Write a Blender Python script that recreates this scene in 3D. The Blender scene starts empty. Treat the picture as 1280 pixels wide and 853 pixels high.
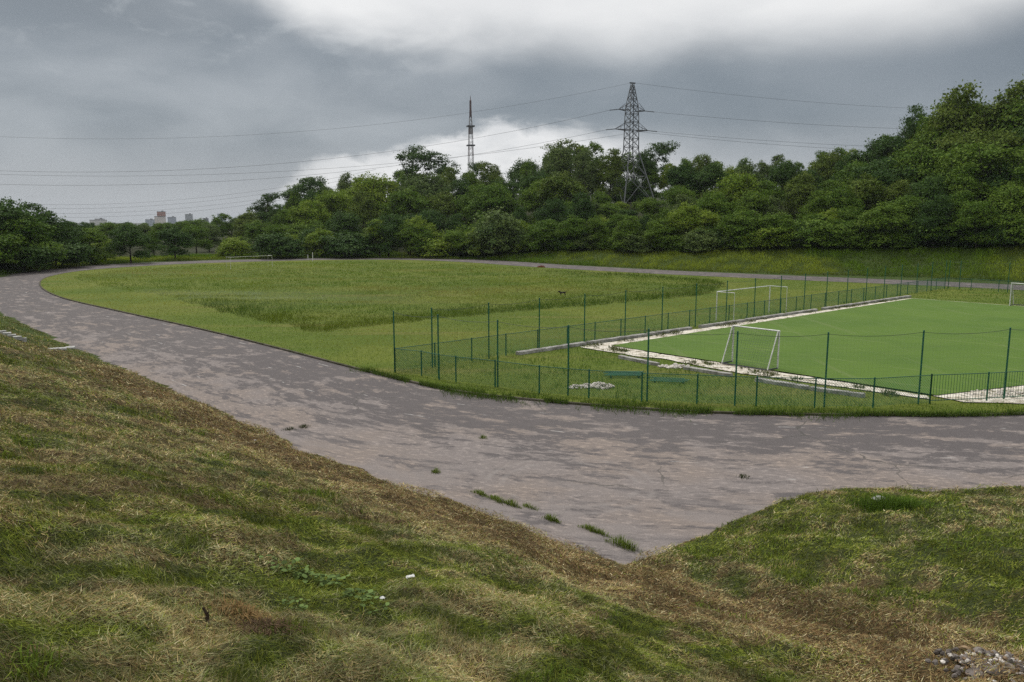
import bpy, bmesh, math, random
import numpy as np
from mathutils import Vector, Matrix

random.seed(7)
RNG = np.random.default_rng(11)
SC = bpy.context.scene
COL = SC.collection
R = math.radians
CAM_H, FPX, HZ = 7.6, 1000.0, 273.0
PITCH = math.atan((426.5 - HZ) / FPX)
CP, SP = math.cos(PITCH), math.sin(PITCH)

# ------------------------------------------------------------------ survey helpers
def ray(u, v):
    dx, dy, dz = u - 640.0, FPX, -(v - 426.5)
    return dx, dy * CP + dz * SP, -dy * SP + dz * CP
def at(u, v, z=0.0):
    """point of the level z in the direction of survey mark (u, v)"""
    dx, dy, dz = ray(u, v)
    t = (z - CAM_H) / dz
    return (dx * t, dy * t)
def at_y(u, v, y):
    dx, dy, dz = ray(u, v)
    t = y / dy
    return Vector((dx * t, y, CAM_H + dz * t))
def az_u(x, y):
    return 640 + 1000 * CP * x / np.maximum(y, 1e-3)   # bearing expressed as survey mark near the horizon

# ------------------------------------------------------------------ noise
def _hash(ix, iy, seed):
    h = (ix.astype(np.int64) * 374761393 + iy.astype(np.int64) * 668265263 + seed * 1442695041) & 0x7fffffff
    h = ((h ^ (h >> 13)) * 1274126177) & 0x7fffffff
    h = h ^ (h >> 16)
    return (h & 0xffff) / 65535.0
def vnoise(x, y, seed=0):
    ix, iy = np.floor(x), np.floor(y)
    fx, fy = x - ix, y - iy
    fx = fx * fx * (3 - 2 * fx); fy = fy * fy * (3 - 2 * fy)
    a = _hash(ix, iy, seed); b = _hash(ix + 1, iy, seed)
    c = _hash(ix, iy + 1, seed); d = _hash(ix + 1, iy + 1, seed)
    return a + (b - a) * fx + (c - a) * fy + (a - b - c + d) * fx * fy
def fbm(x, y, seed=0, octv=4):
    s = 0; a = .5; t = 0
    for i in range(octv):
        s = s + a * vnoise(x * 2 ** i + 17.3 * i, y * 2 ** i - 9.1 * i, seed + i); t += a; a *= .5
    return s / t
def sstep(a, b, x):
    t = np.clip((x - a) / (b - a), 0, 1)
    return t * t * (3 - 2 * t)
def poly_dist(px, py, pts):
    """distance to an open polyline, signed: positive on its right-hand side; and arc length of the foot"""
    best = np.full(px.shape, 1e9); sg = np.zeros(px.shape); arc = np.zeros(px.shape); s0 = 0
    for (ax, ay), (bx, by) in zip(pts[:-1], pts[1:]):
        dx, dy = bx - ax, by - ay; L = math.hypot(dx, dy)
        t = np.clip(((px - ax) * dx + (py - ay) * dy) / L ** 2, 0, 1)
        qx, qy = ax + t * dx - px, ay + t * dy - py
        d = np.hypot(qx, qy)
        cr = dy * (px - ax) - dx * (py - ay)
        m = d < best - 1e-6
        best = np.where(m, d, best); sg = np.where(m, np.sign(cr), sg); arc = np.where(m, s0 + t * L, arc)
        s0 += L
    return best * sg, arc
def smooth_poly(pts, n=200, closed=False):
    P = [Vector((p[0], p[1])) for p in pts]; out = []
    N = len(P); seg = N if closed else N - 1
    for i in range(seg):
        if closed: a, b, c, d = P[(i - 1) % N], P[i], P[(i + 1) % N], P[(i + 2) % N]
        else: a, b, c, d = P[max(i - 1, 0)], P[i], P[i + 1], P[min(i + 2, N - 1)]
        k = max(2, n // seg)
        for j in range(k):
            t = j / k
            out.append(tuple(.5 * ((2 * b) + (c - a) * t + (2 * a - 5 * b + 4 * c - d) * t * t + (3 * b - a - 3 * c + d) * t ** 3)))
    if not closed: out.append(tuple(P[-1]))
    return out

# ------------------------------------------------------------------ object helpers
def tag(o, label=None, cat=None, group=None, kind=None):
    if label: o['label'] = label
    if cat: o['category'] = cat
    if group: o['group'] = group
    if kind: o['kind'] = kind
    return o
def link(name, me, mat=None, parent=None):
    o = bpy.data.objects.new(name, me); COL.objects.link(o)
    if mat is not None and not me.materials: me.materials.append(mat)
    if parent is not None: o.parent = parent
    return o
def empty(name, loc=(0, 0, 0), rz=0):
    o = bpy.data.objects.new(name, None); COL.objects.link(o)
    o.location = loc; o.rotation_euler = (0, 0, rz); o.empty_display_size = .3
    return o
def copy_tree(o, parent=None):
    c = o.copy(); COL.objects.link(c); c.parent = parent
    for ch in o.children: copy_tree(ch, c)
    return c
def tri_mesh(name, co, tris, attr=None, smooth=False):
    me = bpy.data.meshes.new(name)
    co = np.ascontiguousarray(co, np.float32); tris = np.ascontiguousarray(tris, np.int32)
    me.vertices.add(len(co)); me.vertices.foreach_set('co', co.ravel())
    k = tris.shape[1]
    me.loops.add(tris.size); me.loops.foreach_set('vertex_index', tris.ravel())
    me.polygons.add(len(tris))
    me.polygons.foreach_set('loop_start', np.arange(0, tris.size, k, dtype=np.int32))
    me.polygons.foreach_set('loop_total', np.full(len(tris), k, np.int32))
    if smooth: me.polygons.foreach_set('use_smooth', np.ones(len(tris), bool))
    me.update(calc_edges=True)
    if attr is not None:
        a = me.attributes.new('col', 'FLOAT_COLOR', 'POINT')
        c4 = np.ones((len(co), 4), np.float32); c4[:, :3] = attr
        a.data.foreach_set('color', c4.ravel())
    return me
class MB:
    """collects boxes, bars and tubes into one mesh"""
    def __init__(s): s.v = []; s.f = []
    def add(s, vs, fs):
        n = len(s.v); s.v += [tuple(v) for v in vs]; s.f += [tuple(i + n for i in f) for f in fs]
    def box(s, c, d, rz=0, tilt=None):
        m = Matrix.Rotation(rz, 3, 'Z')
        if tilt is not None: m = m @ tilt
        vs = [Vector(c) + m @ Vector((x * d[0] / 2, y * d[1] / 2, z * d[2] / 2)) for x in (-1, 1) for y in (-1, 1) for z in (-1, 1)]
        s.add(vs, [(0, 1, 3, 2), (4, 6, 7, 5), (0, 4, 5, 1), (2, 3, 7, 6), (0, 2, 6, 4), (1, 5, 7, 3)])
    def tube(s, pts, rad, n=6, cap=True):
        pts = [Vector(p) for p in pts]
        if not hasattr(rad, '__len__'): rad = [rad] * len(pts)
        base = []; prev = None
        for i, p in enumerate(pts):
            d = (pts[min(i + 1, len(pts) - 1)] - pts[max(i - 1, 0)])
            d = d.normalized() if d.length > 1e-9 else Vector((0, 0, 1))
            ref = Vector((0, 0, 1)) if abs(d.z) < .95 else Vector((1, 0, 0))
            if prev is None: x = d.cross(ref).normalized()
            else:
                x = prev - d * prev.dot(d); x = x.normalized() if x.length > 1e-6 else d.cross(ref).normalized()
            prev = x; y = d.cross(x)
            base.append([p + (x * math.cos(2 * math.pi * k / n) + y * math.sin(2 * math.pi * k / n)) * rad[i] for k in range(n)])
        vs = [v for r in base for v in r]; fs = []
        for i in range(len(pts) - 1):
            for k in range(n):
                a, b = i * n + k, i * n + (k + 1) % n
                fs.append((a, b, b + n, a + n))
        if cap:
            fs.append(tuple(range(n - 1, -1, -1))); fs.append(tuple((len(pts) - 1) * n + k for k in range(n)))
        s.add(vs, fs)
    def bar(s, a, b, w): s.tube([a, b], w * .6, 4)
    def mesh(s, name):
        me = bpy.data.meshes.new(name); me.from_pydata(s.v, [], s.f); me.update(); return me
    def build(s, name, mat, parent=None, smooth=False):
        me = s.mesh(name)
        if smooth:
            for p in me.polygons: p.use_smooth = True
        return link(name, me, mat, parent)

# ------------------------------------------------------------------ materials
class NT:
    def __init__(s, tree): s.t = tree; s.n = tree.nodes; s.l = tree.links
    def new(s, typ, **kw):
        nd = s.n.new(typ)
        for k, v in kw.items(): setattr(nd, k, v)
        return nd
    def put(s, sock, v):
        if hasattr(v, 'is_linked'): s.l.new(v, sock)
        else:
            try: sock.default_value = v
            except Exception: sock.default_value = (*v, 1)
    def math(s, op, a, b=None, c=None, clamp=False):
        nd = s.new('ShaderNodeMath', operation=op, use_clamp=clamp)
        s.put(nd.inputs[0], a)
        if b is not None: s.put(nd.inputs[1], b)
        if c is not None: s.put(nd.inputs[2], c)
        return nd.outputs[0]
    def ss(s, a, b, x):
        nd = s.new('ShaderNodeMapRange', interpolation_type='SMOOTHSTEP')
        s.put(nd.inputs['Value'], x); s.put(nd.inputs['From Min'], a); s.put(nd.inputs['From Max'], b)
        return nd.outputs['Result']
    def mix(s, f, a, b, mode='MIX'):
        nd = s.new('ShaderNodeMix', data_type='RGBA', blend_type=mode)
        s.put(nd.inputs[0], f); s.put(nd.inputs[6], a); s.put(nd.inputs[7], b)
        return nd.outputs[2]
    def noise(s, vec, scale, detail=4, rough=.55, dist=0):
        nd = s.new('ShaderNodeTexNoise')
        if vec is not None: s.put(nd.inputs['Vector'], vec)
        nd.inputs['Scale'].default_value = scale; nd.inputs['Detail'].default_value = detail
        nd.inputs['Roughness'].default_value = rough; nd.inputs['Distortion'].default_value = dist
        return nd.outputs['Fac']
    def mapping(s, vec, scale=(1, 1, 1), rot=(0, 0, 0), loc=(0, 0, 0)):
        nd = s.new('ShaderNodeMapping'); s.put(nd.inputs['Vector'], vec)
        nd.inputs['Scale'].default_value = scale; nd.inputs['Rotation'].default_value = rot; nd.inputs['Location'].default_value = loc
        return nd.outputs['Vector']
def material(name, rough=.8, spec=.3):
    m = bpy.data.materials.new(name); m.use_nodes = True
    t = NT(m.node_tree); b = t.n['Principled BSDF']
    b.inputs['Roughness'].default_value = rough; b.inputs['Specular IOR Level'].default_value = spec
    return m, t, b
def bump(t, b, h, strength=.5, dist=.05):
    nd = t.new('ShaderNodeBump'); nd.inputs['Strength'].default_value = strength; nd.inputs['Distance'].default_value = dist
    t.put(nd.inputs['Height'], h); t.l.new(nd.outputs[0], b.inputs['Normal'])
def simple(name, col, col2=None, scale=3, rough=.7, spec=.3, metal=0, bmp=.2):
    m, t, b = material(name, rough, spec)
    tc = t.new('ShaderNodeTexCoord').outputs['Object']
    n = t.noise(tc, scale, 5, .6)
    c2 = col2 or tuple(c * .7 for c in col)
    t.l.new(t.mix(t.ss(.35, .65, n), col, c2), b.inputs['Base Color'])
    b.inputs['Metallic'].default_value = metal
    if bmp: bump(t, b, t.noise(tc, scale * 6, 3), bmp, .01)
    return m

def leafy(name, col, col2, trans=.3):
    """leaves: hue differs from tree to tree and from spray to spray"""
    m = bpy.data.materials.new(name); m.use_nodes = True
    t = NT(m.node_tree); b = t.n['Principled BSDF']; out = t.n['Material Output']
    at_ = t.new('ShaderNodeAttribute', attribute_name='col')
    oi = t.new('ShaderNodeObjectInfo').outputs['Random']
    f = t.math('ADD', t.math('MULTIPLY', at_.outputs['Fac'], .75), t.math('MULTIPLY', oi, .3), clamp=True)
    c = t.mix(f, col, col2)
    t.l.new(c, b.inputs['Base Color']); b.inputs['Roughness'].default_value = .7; b.inputs['Specular IOR Level'].default_value = .1
    tr = t.new('ShaderNodeBsdfTranslucent'); t.l.new(c, tr.inputs['Color'])
    mx = t.new('ShaderNodeMixShader'); mx.inputs[0].default_value = trans
    t.l.new(b.outputs[0], mx.inputs[1]); t.l.new(tr.outputs[0], mx.inputs[2]); t.l.new(mx.outputs[0], out.inputs['Surface'])
    return m
def blade_mat(name, trans=.25):
    m = bpy.data.materials.new(name); m.use_nodes = True
    t = NT(m.node_tree); b = t.n['Principled BSDF']; out = t.n['Material Output']
    c = t.new('ShaderNodeAttribute', attribute_name='col').outputs['Color']
    t.l.new(c, b.inputs['Base Color']); b.inputs['Roughness'].default_value = .8; b.inputs['Specular IOR Level'].default_value = .05
    tr = t.new('ShaderNodeBsdfTranslucent'); t.l.new(c, tr.inputs['Color'])
    mx = t.new('ShaderNodeMixShader'); mx.inputs[0].default_value = trans
    t.l.new(b.outputs[0], mx.inputs[1]); t.l.new(tr.outputs[0], mx.inputs[2]); t.l.new(mx.outputs[0], out.inputs['Surface'])
    return m

M = {}
M['green_paint'] = simple('green_paint', (.012, .105, .058), (.008, .066, .038), 4, .45, .4, 0, .1)
M['green_wire'] = simple('green_wire', (.022, .125, .080), (.016, .085, .058), 4, .5, .3, 0, 0)
M['dark_wire'] = simple('dark_wire', (.03, .04, .04), (.02, .03, .03), 4, .5, .3, .3, 0)
M['white_paint'] = simple('white_paint', (.62, .62, .60), (.46, .46, .43), 3, .5, .4, 0, .1)
M['net'] = simple('net', (.10, .12, .11), (.06, .08, .07), 4, .9, .1, 0, 0)
M['concrete'] = simple('concrete', (.34, .33, .31), (.2, .19, .175), 2.5, .9, .2, 0, .6)
M['pale_slab'] = simple('pale_slab', (.40, .40, .38), (.25, .245, .235), 3, .9, .2, 0, .4)
M['steel'] = simple('steel', (.155, .162, .17), (.10, .106, .114), .6, .6, .3, 0, 0)
M['dark_steel'] = simple('dark_steel', (.065, .07, .078), (.035, .038, .042), .6, .6, .3, 0, 0)
M['cable'] = simple('cable', (.05, .052, .056), (.04, .042, .045), 1, .5, .4, .4, 0)
M['mast_red'] = simple('mast_red', (.085, .045, .045), (.07, .04, .04), .5, .6, .3, 0, 0)
M['mast_white'] = simple('mast_white', (.30, .30, .31), (.24, .24, .25), .5, .6, .3, 0, 0)
M['bark'] = simple('bark', (.075, .06, .045), (.045, .037, .03), 3, .95, .1, 0, .6)
M['rubble'] = simple('rubble', (.62, .58, .53), (.42, .38, .34), 5, .95, .1, 0, .5)
M['stone'] = simple('stone', (.19, .165, .15), (.085, .072, .062), 5, .9, .2, 0, .7)
M['orange_rag'] = simple('orange_rag', (.27, .19, .11), (.16, .11, .07), 5, .9, .2, 0, .4)
M['rust'] = simple('rust', (.17, .065, .035), (.1, .04, .025), 5, .95, .1, 0, .6)
M['litter'] = simple('litter', (.62, .62, .60), (.40, .40, .39), 6, .6, .3, 0, .3)
M['dog_coat'] = simple('dog_coat', (.02, .018, .016), (.035, .03, .024), 8, .85, .2, 0, 0)
M['dog_pale'] = simple('dog_pale', (.42, .38, .32), (.3, .26, .2), 8, .85, .2, 0, 0)
M['twig'] = simple('twig', (.05, .035, .025), (.03, .02, .015), 8, .95, .1, 0, .4)
LEAF = {
 'dark': leafy('leaf_dark', (.025, .060, .012), (.064, .115, .020), .2),
 'mid': leafy('leaf_mid', (.048, .104, .010), (.122, .185, .020), .22),
 'light': leafy('leaf_light', (.096, .168, .012), (.195, .250, .028), .25),
 'grey': leafy('leaf_grey', (.056, .098, .024), (.122, .162, .042), .2),
 'olive': leafy('leaf_olive', (.062, .104, .014), (.132, .172, .026), .2),
}
M['blade'] = blade_mat('blade')
M['hay'] = blade_mat('hay', .12)

# ------------------------------------------------------------------ the lie of the land
FOOT_L = [(-78, 150), (-75, 125), (-66, 100), (-52, 77), (-41, 63.7), (-24.9, 45.4), (-15.1, 34.7), (-8.9, 28), (-5.2, 23.8), (-1.7, 20.5), (1.5, 17.5), (8, 11.2), (22, -2.5)]
FOOT_R = [(-6, 9.5), (2.2, 16.5), (5.8, 19.6), (8.0, 21.3), (9.4, 21.7), (14.5, 21.8), (30, 22), (60, 24)]
OUT_U = np.array([-400, -200, 0, 60, 130, 200, 300, 390, 500, 600, 700, 850, 1000, 1130, 1280, 1500, 1800, 2400])
OUT_R = []
for u, v in zip(OUT_U, [362, 352, 345, 338, 331, 327, 324, 323, 323, 325, 331, 339, 344, 347, 354, 362, 372, 385]):
    OUT_R.append(math.hypot(*at(u, v)))
OUT_R = np.array(OUT_R)
def terrain(x, y):
    x = np.asarray(x, float); y = np.asarray(y, float)
    # near embankment (the camera stands on it)
    wob = (fbm(x * .55, y * .55, 3, 3) - .5) * .75 + (fbm(x * 2.3, y * 2.3, 5, 2) - .5) * .28
    dl, al = poly_dist(x, y, FOOT_L)
    dr, ar = poly_dist(x, y, FOOT_R)
    dl = dl + wob; dr = dr + wob
    capL = np.interp(al, [0, 40, 75, 1000], [1.5, 3.0, 5.6, 5.6])
    zl = np.minimum(.392 * np.maximum(dl, 0), capL) + np.where(dl > 0, .0, 0)
    zr = np.minimum(.17 * np.maximum(dr, 0), 1.5)
    k = np.maximum(zl, zr)
    near = np.where((zl > 0) & (zr > 0), np.log(np.exp(np.minimum(zl, 8) * 3) + np.exp(np.minimum(zr, 8) * 3)) / 3 - .0, k)
    near = np.where((zl > 0) & (zr > 0), k + (near - k) * sstep(0, .8, np.minimum(zl, zr)), k)
    msk = sstep(.0, .5, near)
    aa = x * .714 + y * .70; bb = -x * .70 + y * .714
    near = near + msk * ((fbm(x * .8, y * .8, 21, 4) - .5) * .26 + (fbm(x * 3.6, y * 3.6, 31, 3) - .5) * .17)
    near = near + msk * (fbm(aa * 1.05 + (fbm(x * .3, y * .3, 33, 2) - .5) * 3, bb * .6, 35, 4) - .5) * .30
    near = near + sstep(0.0, .12, np.maximum(dl, dr)) * .07
    # beyond the far side of the track
    r = np.hypot(x, y); u = az_u(x, y)
    s = r - np.interp(u, OUT_U, OUT_R)
    B = np.interp(u, [-200, 0, 560, 640, 760, 1000, 1280, 1800], [0, 0, 0, 1.0, 1.9, 3.0, 4.0, 4.0])
    H = np.interp(u, [-400, 60, 200, 330, 420, 560, 700, 900, 1050, 1150, 1280, 1800], [2, 0, -1, 1.5, 6, 9.5, 10, 8.5, 9, 12.5, 15, 16])
    far = B * sstep(0, 11, s) * (1 + .12 * (fbm(x * .12, y * .12, 41, 3) - .5)) + H * sstep(9, 85, s) + 18 * sstep(330, 600, s) * np.interp(u, [330, 560], [0, 1])
    far = far - 19 * sstep(120, 900, s) * np.interp(u, [150, 380, 560], [1, 1, 0])
    far = far + sstep(1, 14, s) * (fbm(x * .09, y * .09, 43, 3) - .5) * .9
    w = (y > 22) & (s > 0)
    return near + np.where(w, far, 0) - .03
# real ground colours by place: soil and turf, dry and green
def dryness(x, y):
    dl, _ = poly_dist(x, y, FOOT_L); dr, _ = poly_dist(x, y, FOOT_R)
    a = x * .714 + y * .70; b = -x * .70 + y * .714
    n1 = fbm(a * .16 + 3, b * .34, 51, 4); n2 = fbm(a * .9, b * 1.9, 57, 3)
    band = np.exp(-((dl - 1.9) / 1.9) ** 2) * sstep(70, 40, b + 8)
    n3 = fbm(x * .3, y * .3, 59, 3)
    n5 = fbm(x * 2.6, y * 2.6, 63, 3)
    n6 = fbm(a * 3.2, b * 5.5, 65, 2)
    dry = .46 + .95 * (n1 - .45) + .92 * band + 1.35 * (n2 - .5) + 1.0 * (n5 - .5) + .45 * (n6 - .5)
    rb = sstep(-.3, 1.5, dr * .9 - dl * .6) * sstep(0, .5, dr)
    dry = dry - .24 * rb - .22 * sstep(22, 44, b) * (1 - band * .5)
    return np.clip(dry, 0, 1), np.clip(band, 0, 1), n3
def hay_color(n, dry, band, n3, rng):
    """colour of one strand from how dry the sward is where it grows"""
    q = rng.random(n)
    green = np.array([.118, .152, .022]); gg = np.array([.225, .232, .105]); tan = np.array([.365, .285, .130])
    brown = np.array([.185, .118, .056]); straw = np.array([.48, .42, .25]); lime = np.array([.185, .205, .032]); deep = np.array([.075, .105, .020])
    c = np.empty((n, 3)); r2, r3 = rng.random(n), rng.random(n)
    w = dry + (r2 - .5) * .55
    c[:] = green
    m = (w <= .26) & (q < .40); c[m] = lime
    m = (w <= .26) & (q > .80); c[m] = deep
    m = w > .26; c[m] = gg
    m = (w > .26) & (n3 > .50) & (q < .55); c[m] = lime
    m = (w > .26) & (q > .86); c[m] = green
    m = w > .48; c[m] = tan
    m = (w > .48) & (q < .30); c[m] = gg
    m = (w > .48) & (q > .82); c[m] = lime
    m = (w > .52) & (r3 < .16 + .50 * band); c[m] = brown
    m = (w > .40) & (r3 > .93); c[m] = straw
    return c * (.68 + .6 * rng.random(n))[:, None]

def steps(segs, lo_end, hi_end):
    core = [segs[0][0]]
    for a, b, st in segs:
        k = max(1, int(round((b - a) / st))); core += list(a + (b - a) * np.arange(1, k + 1) / k)
    st = segs[-1][2]; v = core[-1]
    while v < hi_end: st = min(st * 1.12, 300); v += st; core.append(v)
    st = segs[0][2]; v = core[0]; pre = []
    while v > lo_end: st = min(st * 1.12, 300); v -= st; pre.append(v)
    return np.array(pre[::-1] + core)
gx = steps([(-80, -46, 1.5), (-46, -14, .4), (-14, 17, .14), (17, 30, .5), (30, 110, 2.2)], -3200, 3200)
gy = steps([(-12, 3, 1.0), (3, 28, .14), (28, 68, .4), (68, 190, 1.8)], -900, 4200)
X, Y = np.meshgrid(gx, gy); Z = terrain(X, Y)
terrain_exact = terrain
def terrain(x, y):
    """height of the built ground sheet"""
    x = np.asarray(x, float); y = np.asarray(y, float)
    i = np.clip(np.searchsorted(gx, x) - 1, 0, len(gx) - 2); j = np.clip(np.searchsorted(gy, y) - 1, 0, len(gy) - 2)
    fx = (x - gx[i]) / (gx[i + 1] - gx[i]); fy = (y - gy[j]) / (gy[j + 1] - gy[j])
    return Z[j, i] * (1 - fx) * (1 - fy) + Z[j, i + 1] * fx * (1 - fy) + Z[j + 1, i] * (1 - fx) * fy + Z[j + 1, i + 1] * fx * fy
def tz(x, y): return float(terrain(np.array([x]), np.array([y]))[0])
nx, ny = len(gx), len(gy)
idx = np.arange(nx * ny).reshape(ny, nx)
quads = np.stack([idx[:-1, :-1], idx[:-1, 1:], idx[1:, 1:], idx[1:, :-1]], -1).reshape(-1, 4)
dry, band, n3 = dryness(X.ravel(), Y.ravel())
rr = np.hypot(X, Y).ravel()
soilg = np.array([.050, .064, .020]); soilb = np.array([.105, .075, .036]); turf = np.array([.050, .082, .016])
gc = soilg + (soilb - soilg) * sstep(.2, .75, dry)[:, None]
fw = sstep(30, 60, rr)[:, None]
gc = gc * (1 - fw) + turf * fw
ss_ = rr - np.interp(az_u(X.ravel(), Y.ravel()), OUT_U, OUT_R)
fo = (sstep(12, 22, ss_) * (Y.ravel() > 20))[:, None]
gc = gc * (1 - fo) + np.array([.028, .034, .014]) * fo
me = tri_mesh('ground', np.stack([X.ravel(), Y.ravel(), Z.ravel()], -1), quads, gc, smooth=True)
m, t, b = material('ground_sward', .95, .1)
ca = t.new('ShaderNodeAttribute', attribute_name='col').outputs['Color']
oc = t.new('ShaderNodeTexCoord').outputs['Object']
nz = t.noise(oc, 9, 6, .65); nb = t.noise(oc, .9, 4, .6)
c = t.mix(t.ss(.3, .7, nz), t.mix(.55, ca, (.02, .018, .01)), ca)
c = t.mix(t.math('MULTIPLY', t.ss(.5, .75, nb), .35), c, (.10, .10, .035))
t.l.new(c, b.inputs['Base Color']); bump(t, b, t.noise(oc, 22, 5, .7), .9, .06)
link('ground', me, m)['kind'] = 'structure'

# ------------------------------------------------------------------ running track
INNER = [(-54.0, 91.4), (-43.9, 77.4), (-32.2, 65.3), (-21.6, 54.8), (-13.6, 46.3), (-7.7, 39.8), (-2.9, 35.0), (0.7, 33.0), (5.1, 31.4), (8.8, 30.6), (14.3, 30.3), (20, 30.5),
         (36, 33), (52, 40.5), (63, 52), (66, 64), (62.5, 75), (54.1, 84.3), (48.3, 89.3), (39.9, 95.2), (27, 104.2), (15.8, 113.2), (2.5, 126.4), (-9.0, 140.0), (-20.7, 147), (-33.5, 146.6),
         (-45.5, 141), (-56, 132.2), (-62.2, 118.7), (-60.6, 105)]
IN = smooth_poly(INNER, 360, True)
def offset_loop(loop, w):
    out = []; n = len(loop)
    for i in range(n):
        a, b2 = Vector(loop[i - 3]), Vector(loop[(i + 3) % n]); d = (b2 - a).normalized()
        out.append((loop[i][0] + d.y * w[i], loop[i][1] - d.x * w[i]))
    return out
# the loop runs anticlockwise, so the right-hand side of travel lies outside
W = []
for (x, y) in IN:
    W.append(float(np.interp(x, [-45, -30, -8, 30, 60], [9.4, 11, 17, 17, 9])) if y < 60 else 8.6 if x > -40 else 9.6)
W = list(np.convolve(np.r_[W[-12:], W, W[:12]], np.ones(25) / 25, 'valid'))
nl = 14; cos_, uvs = [], []
s = 0; prev = None; arcs = []
for p in IN:
    if prev: s += math.dist(p, prev)
    arcs.append(s); prev = p
NI = len(IN)
rings = [offset_loop(IN, [w * j / nl for w in W]) for j in range(nl + 1)]
verts = []; fac = []
for j in range(nl + 1):
    for i in range(NI): verts.append((*rings[j][i], 0.0))
for j in range(nl):
    for i in range(NI):
        k = (i + 1) % NI
        fac.append((j * NI + i, (j + 1) * NI + i, (j + 1) * NI + k, j * NI + k))
me = bpy.data.meshes.new('running_track'); me.from_pydata(verts, [], fac); me.update()
uv = me.uv_layers.new(name='lane')
tot = arcs[-1] + math.dist(IN[-1], IN[0])
for p in me.polygons:
    ids = [me.loops[l].vertex_index for l in p.loop_indices]
    last = any(v % NI == NI - 1 for v in ids)
    for l, v in zip(p.loop_indices, ids):
        i, j = v % NI, v // NI
        uv.data[l].uv = ((tot if (last and i == 0) else arcs[i]), W[i] * j / nl)
m, t, b = material('worn_asphalt', .9, .15)
U = t.new('ShaderNodeUVMap', uv_map='lane').outputs['UV']
oc = t.new('ShaderNodeTexCoord').outputs['Object']
sx = t.new('ShaderNodeSeparateXYZ'); t.l.new(U, sx.inputs[0]); lane = sx.outputs['Y']
so = t.new('ShaderNodeSeparateXYZ'); t.l.new(oc, so.inputs[0])
big = t.noise(oc, .05, 3); fine = t.noise(oc, 26, 4, .7); med = t.noise(oc, 2.6, 5, .65)
base = t.mix(t.ss(.3, .7, big), (.066, .055, .056), (.085, .072, .071))
base = t.mix(t.math('MULTIPLY', t.ss(.35, .7, med), .6), base, (.056, .047, .047))
str1 = t.noise(t.mapping(U, (.5, 1.0, 1)), 1, 10, .70, .2)
str2 = t.noise(t.mapping(U, (1.5, 3.0, 1), loc=(40, 7, 0)), 1, 9, .72, .1)
# wear: strongest along the outer lanes near the corner of the stadium
wear = t.math('MULTIPLY', t.ss(3.0, 7.5, lane), 0.095)
near = t.math('SUBTRACT', 1, t.ss(30, 75, so.outputs['Y']))
wear = t.math('MULTIPLY', wear, near)
p1 = t.ss(.525, .60, t.math('ADD', str1, wear)); p2 = t.ss(.575, .625, t.math('ADD', str2, t.math('MULTIPLY', wear, .8)))
str3 = t.noise(t.mapping(U, (4.2, 6.0, 1), loc=(4, 3, 0)), 1, 6, .7, .1)
p3 = t.ss(.50, .62, str3)
worn = t.math('MAXIMUM', t.math('MULTIPLY', p1, t.math('ADD', .50, t.math('MULTIPLY', p3, .5))), t.math('MULTIPLY', p2, t.math('ADD', .42, t.math('MULTIPLY', p3, .58))))
c = t.mix(t.math('MULTIPLY', worn, .95), base, t.mix(t.ss(.4, .6, t.noise(oc, .22, 3)), (.255, .216, .200), (.280, .222, .185)))
apron = t.math('MULTIPLY', t.ss(7.6, 10.5, lane), near)
scuf = t.ss(.44, .62, t.noise(t.mapping(U, (.5, .8, 1), loc=(3, 11, 0)), 1, 9, .68, .3))
c = t.mix(t.math('MULTIPLY', apron, t.math('MULTIPLY', scuf, .75)), c, (.178, .153, .145))
# old tyre marks turning at the corner
tc_ = at(712, 604); dd_ = t.new('ShaderNodeVectorMath', operation='DISTANCE'); t.l.new(oc, dd_.inputs[0]); dd_.inputs[1].default_value = (*tc_, 0)
for rad_ in (1.95, 2.42):
    rg_ = t.math('SUBTRACT', 1, t.ss(.03, .12, t.math('ABSOLUTE', t.math('SUBTRACT', dd_.outputs['Value'], rad_))))
    c = t.mix(t.math('MULTIPLY', t.math('MULTIPLY', rg_, t.ss(.38, .62, t.noise(oc, .9, 4, .7))), .5), c, (.215, .190, .178))
# remains of painted lane lines
fr = t.math('ABSOLUTE', t.math('SUBTRACT', t.math('FRACT', t.math('DIVIDE', lane, 1.22)), .5))
ln = t.math('LESS_THAN', fr, .026)
keep = t.ss(.585, .63, t.noise(t.mapping(U, (.4, .82, 1), loc=(9, 0, 0)), 1, 5, .7))
inl = t.math('LESS_THAN', lane, 8.3)
c = t.mix(t.math('MULTIPLY', t.math('MULTIPLY', ln, keep), t.math('MULTIPLY', inl, .7)), c, (.46, .44, .42))
# cracks
wv = t.new('ShaderNodeVectorMath', operation='ADD'); t.l.new(oc, wv.inputs[0])
nv = t.new('ShaderNodeTexNoise'); nv.inputs['Scale'].default_value = .7; nv.inputs['Detail'].default_value = 5; t.l.new(oc, nv.inputs['Vector']); t.l.new(nv.outputs['Color'], wv.inputs[1])
vo = t.new('ShaderNodeTexVoronoi', feature='DISTANCE_TO_EDGE'); vo.inputs['Scale'].default_value = .17; t.l.new(wv.outputs[0], vo.inputs['Vector'])
ck = t.math('MULTIPLY', t.math('LESS_THAN', vo.outputs['Distance'], .0045), t.ss(.46, .6, t.noise(oc, .12, 2)))
c = t.mix(t.math('MULTIPLY', ck, .8), c, (.035, .032, .026))
c = t.mix(.5, c, t.mix(t.ss(.3, .7, fine), t.mix(.5, c, (.03, .03, .03)), t.mix(.25, c, (.5, .48, .47))))
t.l.new(c, b.inputs['Base Color'])
bump(t, b, fine, .35, .012)
link('running_track', me, m)['kind'] = 'structure'

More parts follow.
